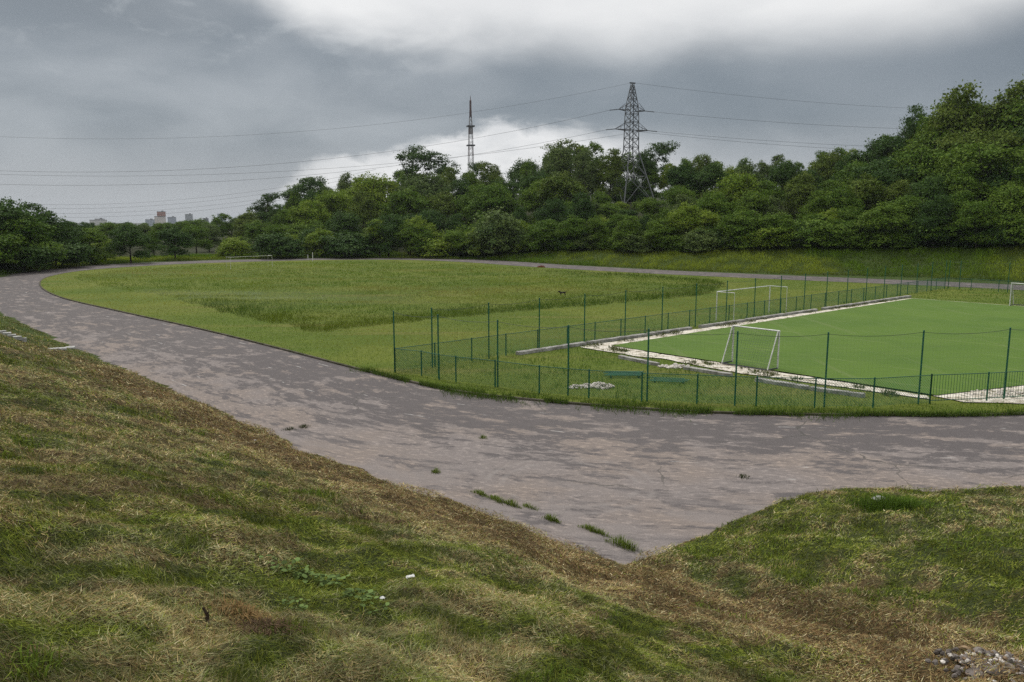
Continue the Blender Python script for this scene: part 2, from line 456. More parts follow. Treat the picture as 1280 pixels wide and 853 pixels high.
# ------------------------------------------------------------------ infield
P0 = Vector((5.9, 46.9)); A = Vector((.7485, .6631)).normalized(); Bv = Vector((A.y, -A.x))
PL, PW = 42.5, 18.2
def pt(a, b_): q = P0 + A * a + Bv * b_; return (q.x, q.y)
def sheet(name, loop, z, mat):
    me = bpy.data.meshes.new(name); bm = bmesh.new()
    bm.faces.new([bm.verts.new((x, y, z)) for x, y in loop]); bmesh.ops.triangulate(bm, faces=bm.faces[:])
    bmesh.ops.recalc_face_normals(bm, faces=bm.faces[:])
    for f in bm.faces:
        if f.normal.z < 0: f.normal_flip()
    bm.to_mesh(me); bm.free()
    o = link(name, me, mat); o['kind'] = 'structure'; return o
def ragged(loop, amp, step=.5, seed=0, scale=.7):
    out = []; n = len(loop)
    for i in range(n):
        a, b2 = Vector(loop[i]), Vector(loop[(i + 1) % n]); L = (b2 - a).length; k = max(1, int(L / step))
        d = (b2 - a).normalized(); nn = Vector((d.y, -d.x))
        for j in range(k):
            p = a + (b2 - a) * j / k
            o = (float(fbm(np.array([p.x * scale]), np.array([p.y * scale]), seed, 3)[0]) - .5) * 2 * amp
            p = p + nn * o; out.append((p.x, p.y))
    return out
# edge between tall uncut grass and the mown strip around it
UNCUT = [(-27.5, 69.5), (-21.3, 62.1), (-16.5, 56.5), (-13.3, 52.9), (-11.1, 54.8), (-8.2, 57.8), (-4.8, 60.1), (1.3, 65.3), (11.5, 73.0), (20.4, 81.5), (24, 98), (10, 114), (-3, 127), (-22, 141), (-40, 138), (-54, 124), (-58, 108), (-50, 94), (-38, 82)]
UNC = smooth_poly(UNCUT, 190, True)
def inside(px, py, loop):
    c = np.zeros(px.shape, bool); n = len(loop); j = n - 1
    for i in range(n):
        xi, yi = loop[i]; xj, yj = loop[j]
        cond = ((yi > py) != (yj > py)) & (px < (xj - xi) * (py - yi) / (yj - yi + 1e-12) + xi)
        c ^= cond; j = i
    return c
m, t, b = material('infield_turf', .95, .1)
oc = t.new('ShaderNodeTexCoord').outputs['Object']
n1 = t.noise(oc, .09, 4, .6); n2 = t.noise(t.mapping(oc, (.05, .4, 1)), 1, 4, .6); n3_ = t.noise(oc, 6, 5, .7)
c = t.mix(t.ss(.35, .65, n1), (.085, .125, .016), (.135, .160, .026))
c = t.mix(t.math('MULTIPLY', t.ss(.52, .7, n2), .6), c, (.17, .155, .045))
c = t.mix(t.math('MULTIPLY', t.ss(.3, .7, n3_), .5), c, (.036, .052, .010))
t.l.new(c, b.inputs['Base Color']); bump(t, b, t.noise(oc, 14, 5, .7), .8, .06)
M['infield'] = m
sheet('infield', IN, .07, m)
# kerb round the inside of the track
mb = MB(); k1 = offset_loop(IN, [.04] * NI); k0 = offset_loop(IN, [-.10] * NI)
for i in range(NI):
    j = (i + 1) % NI
    a, b_, c_, d = k0[i], k0[j], k1[j], k1[i]
    mb.add([(*a, .085), (*b_, .085), (*c_, .085), (*d, .085), (*d, -.02), (*c_, -.02), (*a, -.02), (*b_, -.02)], [(0, 3, 2, 1), (3, 4, 5, 2), (0, 1, 7, 6)])
o = mb.build('kerb', simple('kerb_stone', (.10, .088, .07), (.045, .045, .025), 1.2, .95, .1, 0, .5)); o['kind'] = 'structure'

# artificial turf pitch with crumbling white margins
m, t, b = material('artificial_turf', .85, .2)
oc = t.new('ShaderNodeTexCoord').outputs['Object']
sp_ = t.new('ShaderNodeSeparateXYZ'); t.l.new(t.mapping(oc, (1, 1, 1), (0, 0, -math.atan2(A.y, A.x))), sp_.inputs[0])
wv = t.math('SINE', t.math('MULTIPLY', sp_.outputs['Y'], 2.1))
n1 = t.noise(oc, .2, 4); n2 = t.noise(oc, 40, 3, .7)
c = t.mix(t.ss(.3, .7, n1), (.062, .120, .010), (.080, .142, .013))
c = t.mix(t.math('MULTIPLY', t.ss(.2, .9, wv), .22), c, (.084, .138, .020))
ll = t.noise(t.mapping(oc, (.9, .05, 1), (0, 0, -math.atan2(A.y, A.x) + .35)), 1, 3)
sm = t.math('LESS_THAN', t.math('ABSOLUTE', t.math('SUBTRACT', t.math('FRACT', t.math('DIVIDE', sp_.outputs['X'], 3.9)), .5)), .016)
c = t.mix(t.math('MULTIPLY', t.math('MULTIPLY', sm, t.ss(.4, .6, t.noise(oc, .35, 3))), .5), c, (.17, .21, .07))
c = t.mix(t.math('MULTIPLY', t.ss(.60, .72, t.noise(oc, .55, 5, .65)), .4), c, (.085, .125, .022))
c = t.mix(t.math('MULTIPLY', t.ss(.58, .66, ll), .35), c, (.13, .165, .055))
c = t.mix(t.math('MULTIPLY', t.ss(.3, .7, n2), .3), c, (.035, .066, .008))
t.l.new(c, b.inputs['Base Color']); bump(t, b, n2, .4, .01)
sheet('artificial_pitch', [pt(0, 0), pt(PL, 0), pt(PL, PW + 7), pt(0.4, PW + .2)][:2] + [pt(PL, 24), pt(6, 20.2), pt(.2, PW)], .14, m)
m, t, b = material('sand_margin', .95, .1)
oc = t.new('ShaderNodeTexCoord').outputs['Object']
c = t.mix(t.ss(.45, .6, t.noise(oc, 1.6, 5, .7)), (.62, .575, .50), (.40, .36, .29))
c = t.mix(t.ss(.56, .62, t.noise(oc, 2.4, 5, .65)), c, (.13, .115, .07))
t.l.new(c, b.inputs['Base Color']); bump(t, b, t.noise(oc, 12, 4, .7), .8, .05)
M['sand'] = m
sheet('sand_strip', ragged([pt(-1.7, -1.0), pt(12, -.95), pt(30, -.7), pt(PL + .1, -.35), pt(PL + .1, .03), pt(-.02, .03), pt(-.05, 9), pt(-.05, PW - .2), pt(-.7, PW + .1), pt(-1.1, 14), pt(-1.7, 9), pt(-1.3, 5), pt(-1.7, 3)], .22, .4, 3, 1.3), .115, m)
sheet('sand_strip', ragged([pt(PL - .02, -.3), pt(PL + .28, -.3), pt(PL + .28, 24), pt(PL - .02, 24)], .06, .5, 5), .12, m)
sheet('gravel_patch', ragged([pt(.1, PW - .1), pt(6, 19.8), pt(14, 20.7), pt(14, 27), pt(3, 23.0), pt(-.3, PW + 1.2)], .3, .4, 7, 1.1), .11, m)

# ------------------------------------------------------------------ grass: one mesh per kind of cover
def blades(name, px, py, pz, h, w, lean, az, col, mat, label, cat, seg=1, tipcol=1.0):
    n = len(px); ca, sa = np.cos(az), np.sin(az)
    side = RNG.random(n) * 2 * np.pi
    sxv, syv = np.cos(side) * w / 2, np.sin(side) * w / 2
    hx, hy = np.sin(lean) * h, np.cos(lean) * h
    tip = np.stack([px + ca * hx, py + sa * hx, pz + hy], -1)
    L = np.stack([px - sxv, py - syv, pz - .02], -1); Rr = np.stack([px + sxv, py + syv, pz - .02], -1)
    if seg == 1:
        co = np.stack([L, Rr, tip], 1).reshape(-1, 3)
        tr = np.arange(3 * n).reshape(n, 3); cc = np.repeat(col, 3, 0)
    else:
        ml = lean * .45
        mx, mz = np.sin(ml) * h * .55, np.cos(ml) * h * .55
        mid = np.stack([px + ca * mx, py + sa * mx, pz + mz], -1)
        off = np.stack([sxv, syv, np.zeros(n)], -1) * .8
        co = np.stack([L, Rr, mid - off, mid + off, tip], 1).reshape(-1, 3)
        b0 = np.arange(n)[:, None] * 5
        tr = np.concatenate([b0 + [0, 1, 3], b0 + [0, 3, 2], b0 + [2, 3, 4]], 1).reshape(-1, 3); cc = np.repeat(col, 5, 0)
    me = tri_mesh(name, co, tr, cc)
    o = link(name, me, mat); tag(o, label, cat, kind='stuff'); return o

# 1. mown bank in front: cut hay lying down, and regrowth standing through it
def bank_points(n, r0, r1):
    r = r0 * (r1 / r0) ** RNG.random(n); a = (RNG.random(n) * 2 - 1) * .72
    x, y = r * np.sin(a), r * np.cos(a)
    dl, _ = poly_dist(x, y, FOOT_L); dr, _ = poly_dist(x, y, FOOT_R)
    k = np.maximum(dl, dr) > -.05
    x, y = x[k], y[k]; z = terrain(x, y); k = z > .015
    return x[k], y[k], z[k]
x, y, z = bank_points(1700000, 3.6, 75)
dry, band, n3 = dryness(x, y); r = np.hypot(x, y)
cl = fbm(x * 1.7, y * 1.7, 71, 3); gap_shade = .5 * fbm(x * 1.1 + 5, y * 1.1, 73, 3) + .5 * fbm(x * 3.4 + 5, y * 3.4, 75, 3)
n = len(x)
lie = RNG.random(n) < .62 + .3 * np.clip(dry, 0, 1)
hgt = np.where(lie, .035 + .075 * RNG.random(n), (.02 + .05 * RNG.random(n)) * (.6 + 1.5 * sstep(.45, .75, cl))) * (1 + sstep(9, 40, r) * .9)
az = np.where(RNG.random(n) < .5, RNG.random(n) * 6.283, -.35 + (fbm(x * 1.1, y * 1.1, 77, 3) - .5) * 7.0 + RNG.normal(0, .8, n))
gz = (terrain(x + np.cos(az) * .2, y + np.sin(az) * .2) - z) / .2
flat = np.pi / 2 - np.arctan(gz)
lean = np.where(lie, np.clip(flat - np.abs(RNG.normal(0, .22, n)), .2, 2.4), .1 + .8 * RNG.random(n))
col = hay_color(n, dry, band, n3, RNG)
col *= (.64 + .56 * sstep(.36, .62, gap_shade))[:, None]  # darker gaps between clumps: relief shade painted into the strand colour
wd = (.0062 + .0042 * RNG.random(n)) * np.clip(r / 7.5, .8, 5)
pile = sstep(.50, .66, fbm((x * .714 + y * .70) * 1.5 + 3, (-x * .70 + y * .714) * .8, 83, 3)) * (.35 + dry)
blades('mown_grass', x, y, z + np.where(lie, (.03 + .15 * pile) * RNG.random(n), 0), hgt, wd, lean, az, col, M['hay'],
       'mown sward of dry hay and green regrowth on the near embankment', 'grass', 1)

# 2. lush tufts on the right-hand bank and along the foot
x, y, z = bank_points(120000, 4, 40)
dry, band, n3 = dryness(x, y); dr, _ = poly_dist(x, y, FOOT_R); dl, _ = poly_dist(x, y, FOOT_L)
cl = fbm(x * .9, y * .9, 81, 4)
k = (cl > .62 + .25 * dry - .13 * sstep(0, 1.5, dr - dl * .6))
x, y, z, cl = x[k], y[k], z[k], cl[k]; n = len(x); r = np.hypot(x, y)
col = np.array([.088, .140, .022]) * (.55 + .8 * RNG.random(n))[:, None] + np.array([.05, .03, .0]) * RNG.random(n)[:, None]
blades('fresh_grass', x, y, z, (.05 + .11 * RNG.random(n)) * (.5 + 2.0 * (cl - .42)) * 1.1, (.008 + .004 * RNG.random(n)) * np.clip(r / 7, 1, 4),
       .4 + 1.0 * RNG.random(n), RNG.random(n) * 6.28, col, M['blade'], 'fresh green grass tufts growing through the hay on the near bank', 'grass', 2)

# 3. infield: tall uncut meadow and short mown strip
def field_points(n, y0, y1):
    r = y0 * (y1 / y0) ** (RNG.random(n) ** .92); a = (RNG.random(n) * 2 - 1) * .70
    x, y = r * np.sin(a), r * np.cos(a)
    k = inside(x, y, IN); return x[k], y[k]
def in_pitch(x, y, mrg):
    a = (x - P0.x) * A.x + (y - P0.y) * A.y; b_ = (x - P0.x) * Bv.x + (y - P0.y) * Bv.y
    return (a > -mrg) & (a < PL + mrg) & (b_ > -mrg) & ((b_ < PW + mrg) | (a > b_ * 0 + (b_ - PW) * 2.2))
x, y = field_points(620000, 36, 165)
jx = x + (fbm(x * .5, y * .5, 91, 3) - .5) * 1.8 + RNG.normal(0, .10, len(x)); jy = y + (fbm(x * .5, y * .5, 97, 3) - .5) * 1.5 + RNG.normal(0, .10, len(x))
k = inside(jx, jy, UNC); x, y = x[k], y[k]; n = len(x); r = np.hypot(x, y)
n1 = fbm(x * .06, y * .06, 101, 4); n2 = fbm(x * .035 + 9, y * .22, 103, 4); n4 = fbm(x * .5, y * .5, 107, 3)
col = np.array([.078, .140, .010]) + (np.array([.134, .180, .015]) - np.array([.078, .140, .010])) * sstep(.4, .62, n1)[:, None]
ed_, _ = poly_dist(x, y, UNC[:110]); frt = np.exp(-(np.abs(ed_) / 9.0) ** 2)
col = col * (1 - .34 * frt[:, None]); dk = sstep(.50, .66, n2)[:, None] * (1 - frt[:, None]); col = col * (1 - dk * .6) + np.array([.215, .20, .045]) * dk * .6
# pale seed heads in a drift on the left
pale = np.exp(-(((x + 27) * .8 + (y - 76) * .0) / 13) ** 2 - ((y - 78 + (x + 27) * .25) / 6) ** 2) * sstep(.36, .54, fbm(x * .15, y * .4, 109, 3))
col = col * (1 - pale[:, None] * .85) + np.array([.30, .35, .21]) * pale[:, None] * .85
band1 = np.exp(-(((x + 8) / 24) ** 2)) * np.exp(-((y - 84 - 9 * (n4 - .5)) / 6) ** 2) * sstep(.3, .5, n2)
col = col * (1 - band1[:, None] * .5) + np.array([.22, .18, .055]) * band1[:, None] * .5
sandy = np.exp(-((x + 48) / 9) ** 2 - ((y - 110) / 2.6) ** 2)[:, None]
col = col * (1 - sandy * .8) + np.array([.34, .28, .12]) * sandy * .8
col = col * (.72 + .5 * RNG.random(n))[:, None] * (.82 + .34 * sstep(.35, .65, n4))[:, None]
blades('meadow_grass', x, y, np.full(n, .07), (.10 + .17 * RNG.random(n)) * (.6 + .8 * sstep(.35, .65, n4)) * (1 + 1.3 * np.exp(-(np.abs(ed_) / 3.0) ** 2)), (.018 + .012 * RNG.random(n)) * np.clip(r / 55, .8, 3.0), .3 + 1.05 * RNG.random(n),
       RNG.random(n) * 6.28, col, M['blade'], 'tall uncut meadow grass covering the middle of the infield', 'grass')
x, y = field_points(300000, 29, 160)
k = ~inside(x, y, UNC) & ~in_pitch(x, y, 1.15); x, y = x[k], y[k]; n = len(x); r = np.hypot(x, y)
a_ = (x - P0.x) * A.x + (y - P0.y) * A.y; b_ = (x - P0.x) * Bv.x + (y - P0.y) * Bv.y
n1 = fbm(x * .12, y * .12, 111, 4); n4 = fbm(x * .8, y * .8, 113, 3)
encl = sstep(-3.2, -2.4, b_) * sstep(-14, -11, a_)
yel = sstep(.42, .62, n1) * (1 - encl)
col = np.array([.105, .168, .010]) + (np.array([.225, .215, .024]) - np.array([.105, .168, .010])) * yel[:, None]
col = col * (1 - encl[:, None]) + np.array([.070, .135, .010]) * encl[:, None]
dlk = np.exp(-((b_ + 9) / 4) ** 2) * sstep(8, 20, a_) * sstep(.35, .55, n1)
col = col * (1 - dlk[:, None] * .6) + np.array([.30, .25, .07]) * dlk[:, None] * .6
col = col * (.7 + .55 * RNG.random(n))[:, None]
ed, _ = poly_dist(x, y, IN[60:180]); edge = np.exp(-(np.abs(ed) / .55) ** 2)
hh = (.05 + .07 * RNG.random(n)) * (1 + 1.3 * encl * sstep(.4, .7, n4)) + edge * .16 * RNG.random(n)
blades('short_grass', x, y, np.full(n, .07), hh, (.018 + .012 * RNG.random(n)) * np.clip(r / 45, .8, 3.2), .15 + .8 * RNG.random(n),
       RNG.random(n) * 6.28, col, M['blade'], 'short mown grass strip around the meadow and the fenced pitch', 'grass')
# ragged fringe hanging over the inner edge of the track
ii = RNG.integers(60, 190, 26000); tt = RNG.random(26000)
INa = np.array(IN); q = INa[ii % NI] * (1 - tt)[:, None] + INa[(ii + 1) % NI] * tt[:, None]
q = q + RNG.normal(0, .17, q.shape) * (.5 + 2.2 * sstep(.4, .7, fbm(q[:, 0] * .5, q[:, 1] * .5, 131, 3)))[:, None]; n = len(q)
k = (fbm(q[:, 0] * 1.1, q[:, 1] * 1.1, 117, 3) > .33); q = q[k]; n = len(q)
col = np.array([.060, .108, .018]) * (.5 + .8 * RNG.random(n))[:, None] + np.array([.05, .03, .01]) * (RNG.random(n) ** 3)[:, None]
blades('verge_grass', q[:, 0], q[:, 1], np.full(n, .05), .08 + .2 * RNG.random(n), .02 + .012 * RNG.random(n), .2 + .8 * RNG.random(n), RNG.random(n) * 6.28, col, M['blade'],
       'ragged grass fringe hanging over the inner edge of the track', 'grass')
# weeds along the sand margins
na = 5200; a_ = -1.6 + RNG.random(na) * 42; b_ = -.75 + RNG.normal(0, .22, na)
a2 = -.9 + RNG.normal(0, .3, na); b2 = RNG.random(na) * 18
a_ = np.r_[a_, a2]; b_ = np.r_[b_, b2]
x = P0.x + A.x * a_ + Bv.x * b_; y = P0.y + A.y * a_ + Bv.y * b_
k = fbm(x * .8, y * .8, 119, 3) > .57; x, y = x[k], y[k]; n = len(x)
col = np.array([.060, .085, .022]) * (.5 + .9 * RNG.random(n))[:, None] + np.array([.07, .04, .02]) * (RNG.random(n) ** 2)[:, None]
blades('margin_weeds', x, y, np.full(n, .11), .08 + .22 * RNG.random(n), .03 + .015 * RNG.random(n), .2 + .9 * RNG.random(n), RNG.random(n) * 6.28, col, M['blade'],
       'low weeds growing in the sandy margins of the artificial pitch', 'weeds')
# 4. grassy bank beyond the far side of the track
n = 150000; u = RNG.uniform(-120, 1420, n); sB = RNG.uniform(.2, 20, n) ; r = np.interp(u, OUT_U, OUT_R) + sB
th = np.arctan((u - 640) / (1000 * CP)); x, y = r * np.sin(th), r * np.cos(th); z = terrain(x, y)
n1 = fbm(x * .1, y * .1, 121, 4); n4 = fbm(x * .55, y * .55, 123, 3)
col = np.array([.098, .165, .013]) + (np.array([.195, .240, .026]) - np.array([.098, .165, .013])) * sstep(.38, .62, n1)[:, None]
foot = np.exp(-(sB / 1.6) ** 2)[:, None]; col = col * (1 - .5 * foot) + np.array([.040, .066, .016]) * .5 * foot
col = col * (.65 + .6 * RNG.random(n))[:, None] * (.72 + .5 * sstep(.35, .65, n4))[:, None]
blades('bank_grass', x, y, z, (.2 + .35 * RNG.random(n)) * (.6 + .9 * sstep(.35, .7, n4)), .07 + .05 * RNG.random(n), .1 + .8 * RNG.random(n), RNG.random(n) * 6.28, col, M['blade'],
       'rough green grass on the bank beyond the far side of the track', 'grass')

# ------------------------------------------------------------------ trees
def crown(name, seed, H, lobes, ncl, nlf, sig, leaf, gap=0.0, droop=0.0):
    rg = np.random.default_rng(seed)
    L = np.array([l[:3] for l in lobes], float); Rr = np.array([l[3] for l in lobes], float); sq = np.array([l[4] for l in lobes], float)
    pr = Rr ** 2 / (Rr ** 2).sum()
    li = rg.choice(len(lobes), ncl, p=pr)
    d = rg.normal(size=(ncl, 3)); d /= np.linalg.norm(d, axis=1)[:, None]; d[:, 2] = np.where(d[:, 2] < -.45, -d[:, 2] * .6, d[:, 2])
    rad = (.74 + .34 * rg.random(ncl) ** .7)
    c = L[li] + d * (Rr[li] * rad)[:, None] * np.stack([np.ones(ncl), np.ones(ncl), sq[li]], -1)
    tone = np.clip(.5 + .34 * rg.normal(size=ncl), 0, 1)
    n = ncl * nlf; ci = np.repeat(np.arange(ncl), nlf)
    sg = sig * (.6 + .8 * rg.random(ncl))
    p = c[ci] + rg.normal(size=(n, 3)) * sg[ci][:, None] * np.array([1.15, 1.15, .6])
    p[:, 2] -= droop * np.abs(rg.normal(size=n))
    p[:, 2] = np.maximum(p[:, 2], .05)
    nr = d[ci] * .6 + rg.normal(size=(n, 3)) * .5 + np.array([0, 0, .3]); nr /= np.linalg.norm(nr, axis=1)[:, None]
    tx = np.cross(nr, rg.normal(size=(n, 3))); tx /= np.linalg.norm(tx, axis=1)[:, None]; ty = np.cross(nr, tx)
    s1 = leaf * (.55 + .8 * rg.random(n)); s2 = s1 * (.45 + .3 * rg.random(n))
    co = np.stack([p - tx * s1[:, None], p - ty * s2[:, None] + tx * (s1 * .1)[:, None], p + tx * s1[:, None], p + ty * s2[:, None] + tx * (s1 * .1)[:, None]], 1).reshape(-1, 3)
    q = np.arange(4 * n).reshape(n, 4)
    tn = np.clip(tone[ci] + .12 * rg.normal(size=n), 0, 1)
    return tri_mesh(name, co, q, np.repeat(tn, 4)[:, None] * np.ones((1, 3)))
def trunk_mesh(name, seed, H, r0, limbs):
    rg = random.Random(seed); mb = MB(); pts = []; x = y = 0
    for i in range(7):
        pts.append((x, y, H * .72 * i / 6 - (.3 if i == 0 else 0))); x += rg.uniform(-.1, .1) * H * .06; y += rg.uniform(-.1, .1) * H * .06
    mb.tube(pts, [r0 * (1.25 if i == 0 else 1 - .12 * i) for i in range(7)], 7)
    for k in range(limbs):
        i = rg.randint(2, 5); p = Vector(pts[i]); a = rg.uniform(0, 6.28); L = H * rg.uniform(.22, .36)
        q = p + Vector((math.cos(a) * L * .55, math.sin(a) * L * .55, L * .55)); e = q + Vector((math.cos(a) * L * .3, math.sin(a) * L * .3, L * .5))
        mb.tube([p, q, e], [r0 * .45, r0 * .28, r0 * .08], 5)
    return mb.mesh(name)
rnd = random.Random(5)
def lobes_round(n, H, Rd, z0, seed):
    rg = random.Random(seed); out = [(0, 0, H * .55, Rd * .68, 1.0)]
    for k in range(n):
        a = 6.283 * k * .382 + rg.uniform(-.4, .4); zz = rg.uniform(z0, .78) * H; rr_ = Rd * (1 - .55 * max(0, zz / H - .45) / .5)
        out.append((math.cos(a) * rr_ * .66, math.sin(a) * rr_ * .66, zz, Rd * rg.uniform(.26, .50), rg.uniform(.75, 1.0)))
    out.append((rg.uniform(-.2, .2) * Rd, rg.uniform(-.2, .2) * Rd, H * .82, Rd * .45, .9))
    return out
SHAPES = {}
def shape(key, H, crown_me, trunk_me): SHAPES.setdefault(key, []).append((H, crown_me, trunk_me))
for sd in range(3):   # broad round crown reaching low
    shape('round', 10, crown('crown', 100 + sd, 10, lobes_round(15, 10, 4.3, .2, sd), 420, 34, .38, .165), trunk_mesh('trunk', sd, 10, .2, 6))
for sd in range(3):   # taller oval crown
    shape('oval', 13, crown('crown', 200 + sd, 13, lobes_round(18, 13, 3.9, .2, 10 + sd), 440, 34, .40, .17), trunk_mesh('trunk', 10 + sd, 13, .22, 7))
for sd in range(2):   # open crown in separate sprays
    rg = random.Random(30 + sd); lb = []
    for k in range(19):
        a = rg.uniform(0, 6.28); zz = rg.uniform(.34, .97); rr_ = rg.uniform(.25, 1.0) * 3.3 * math.sqrt(max(.1, 1 - ((zz - .6) / .48) ** 2))
        lb.append((math.cos(a) * rr_, math.sin(a) * rr_, zz * 12.6, rg.uniform(.9, 1.5), .85))
    shape('open', 13, crown('crown', 300 + sd, 13, lb, 240, 36, .30, .15), trunk_mesh('trunk', 20 + sd, 12.5, .17, 9))
for sd in range(3):   # bush clothed to the ground
    rg = random.Random(40 + sd); lb = [(0, 0, 1.6, 1.9, 1.0)]
    for k in range(8):
        a = 6.283 * k / 8 + rg.uniform(-.3, .3); lb.append((math.cos(a) * 1.5, math.sin(a) * 1.5, rg.uniform(.9, 2.6), rg.uniform(.8, 1.25), 1.0))
    shape('bush', 4, crown('foliage', 400 + sd, 4, lb, 300, 32, .24, .12), trunk_mesh('stem', 30 + sd, 3.2, .07, 6))
for sd in range(2):   # layered crown, drooping sprays
    lb = lobes_round(18, 12, 4.8, .25, 50 + sd)
    shape('layered', 12, crown('crown', 500 + sd, 12, [(a, b_, c_, d * .85, .75) for a, b_, c_, d, e in lb], 420, 34, .42, .165, droop=.25), trunk_mesh('trunk', 40 + sd, 12, .22, 9))
TREE_N = 0
def tree(key, tone, x, y, h, label, group=None, name='broadleaf_tree', cat='tree', wide=1.0, var=None, z=None):
    global TREE_N; TREE_N += 1
    lst = SHAPES[key]; H, cm, tm = lst[(TREE_N * 7 + (TREE_N // 3)) % len(lst) if var is None else var]
    s = h / (H * 1.0)
    o = empty(name, (x, y, (tz(x, y) if z is None else z) - .1), random.uniform(0, 6.28)); o.scale = (s * wide, s * wide, s)
    c = link('crown' if key != 'bush' else 'foliage', cm, LEAF['mid'], o); tk = link('trunk' if key != 'bush' else 'stem', tm, M['bark'], o)
    c.material_slots[0].link = 'OBJECT'; c.material_slots[0].material = LEAF[tone]
    tag(o, label, cat, group); return o
def place_uv(u, r):
    th = math.atan((u - 640) / (1000 * CP)); return r * math.sin(th), r * math.cos(th)
def tree_to(key, tone, u, vtop, r, label, group=None, **kw):
    """a tree at bearing u and distance r whose top reaches the survey mark vtop"""
    x, y = place_uv(u, r); zt = at_y(u, vtop, y).z; z = tz(x, y)
    return tree(key, tone, x, y, max(2.2, (zt - z) * 1.02), label, group, **kw)
rout = lambda u: float(np.interp(u, OUT_U, OUT_R))
SKY = ([-150, 0, 60, 90, 110, 130, 170, 230, 290, 330, 345, 400, 450, 480, 520, 545, 580, 600, 640, 700, 770, 810, 830, 870, 900, 960, 1000, 1035, 1075, 1100, 1130, 1150, 1190, 1215, 1265, 1290, 1450],
       [238, 245, 252, 275, 290, 286, 282, 284, 270, 262, 240, 226, 216, 214, 214, 212, 206, 204, 196, 181, 180, 184, 196, 192, 197, 192, 186, 180, 168, 156, 142, 128, 106, 112, 94, 88, 80])
FRONT = ([-150, 0, 130, 300, 380, 470, 560, 640, 760, 860, 960, 1050, 1150, 1280, 1450], [255, 268, 292, 290, 282, 276, 278, 272, 266, 262, 256, 250, 240, 232, 225])
sky_v = lambda u: float(np.interp(u, *SKY)); front_v = lambda u: float(np.interp(u, *FRONT))
rg = random.Random(77)
# rows climbing the wooded slope, front to back
rows = [(13, .0, 33), (23, .27, 36), (37, .55, 38), (53, .80, 38), (70, .97, 34), (88, 1.0, 30)]
tones_c = ['mid', 'mid', 'light', 'dark', 'grey', 'olive', 'dark', 'mid']
keys = ['round', 'oval', 'layered', 'round', 'oval', 'round']
NT_ = {'dark': 'dark green', 'mid': 'mid green', 'light': 'bright yellow-green', 'grey': 'greyish green', 'olive': 'olive green'}
for ri, (sd, f, step) in enumerate(rows):
    u = 345 + rg.uniform(0, step) if ri < 4 else 330 + rg.uniform(0, step)
    while u < 1335:
        uu = u + rg.uniform(-.3, .3) * step
        off = sd + rg.uniform(-3, 3) - (10 if uu < 640 else 0) * (1 - f)
        r = rout(uu) + max(3.5, off)
        v = front_v(uu) * (1 - f) + sky_v(uu) * f + rg.uniform(-9, 13)
        if f > .98: v = sky_v(uu) + rg.uniform(-5, 12)
        if f > .85 and uu > 1120: v = sky_v(uu) + rg.uniform(14, 34)
        key = rg.choice(keys) if f < .9 else rg.choice(['oval', 'oval', 'round', 'open']); tone = rg.choice(tones_c)
        if ri == 0: tone = rg.choice(['light', 'mid', 'mid', 'light', 'mid']) if uu < 1040 else rg.choice(['mid', 'dark', 'mid'])
        if ri in (1, 3): tone = rg.choice(['dark', 'mid', 'mid', 'grey', 'dark'])
        if ri == 2: tone = rg.choice(['light', 'mid', 'mid', 'olive'])
        if uu > 1060 and tone == 'light': tone = 'mid'
        if uu > 1040 and rg.random() < .45: tone = rg.choice(['dark', 'olive', 'mid'])
        zone = ('on the lower edge of the wood' if ri < 2 else 'halfway up the wooded slope' if ri < 4 else 'on the ridge of the wood')
        part = 'left of the pylon' if uu < 760 else 'right of the pylon' if uu < 1060 else 'on the high hill at the right'
        if uu >= 1060: zone = {'on the lower edge of the wood': 'at the foot', 'halfway up the wooded slope': 'partway up', 'on the ridge of the wood': 'along the top'}[zone]; part = 'of the high wooded hill at the right'
        lab = f'{NT_[tone]} broadleaf tree {zone} {part}'
        # leave the view of the pylon's lattice open in front of it
        if -52 < uu - 787 < 48 and r < 194:
            v = max(v, 267 if -46 < uu - 787 < 22 else 250)
        zmin = CAM_H
        tree_to(key, tone, uu, v, r, lab, lab.replace('tree', 'trees'), wide=(rg.uniform(.85, 1.12) if ri < 4 else rg.uniform(.6, .9)) if ri else rg.uniform(1.0, 1.3))
        u += step * rg.uniform(.8, 1.2)
# shrubs along the woodland edge
u = 655
while u < 1330:
    uu = u + rg.uniform(-5, 5); tone = rg.choice(['mid', 'dark', 'light', 'mid', 'grey'] if uu < 1000 else ['dark', 'mid', 'dark', 'mid'])
    x, y = place_uv(uu, rout(uu) + rg.uniform(11, 13.5))
    side = 'left of the pylon' if uu < 787 else 'right of the pylon' if uu < 1060 else 'below the right hill'
    lab = f'{NT_[tone]} shrub at the wood edge above the bank, {side}'
    tree('bush', tone, x, y, rg.uniform(2.6, 5.0), lab, lab.replace('shrub', 'shrubs'), name='shrub', cat='shrub', wide=rg.uniform(1, 1.4))
    u += rg.uniform(11, 19)
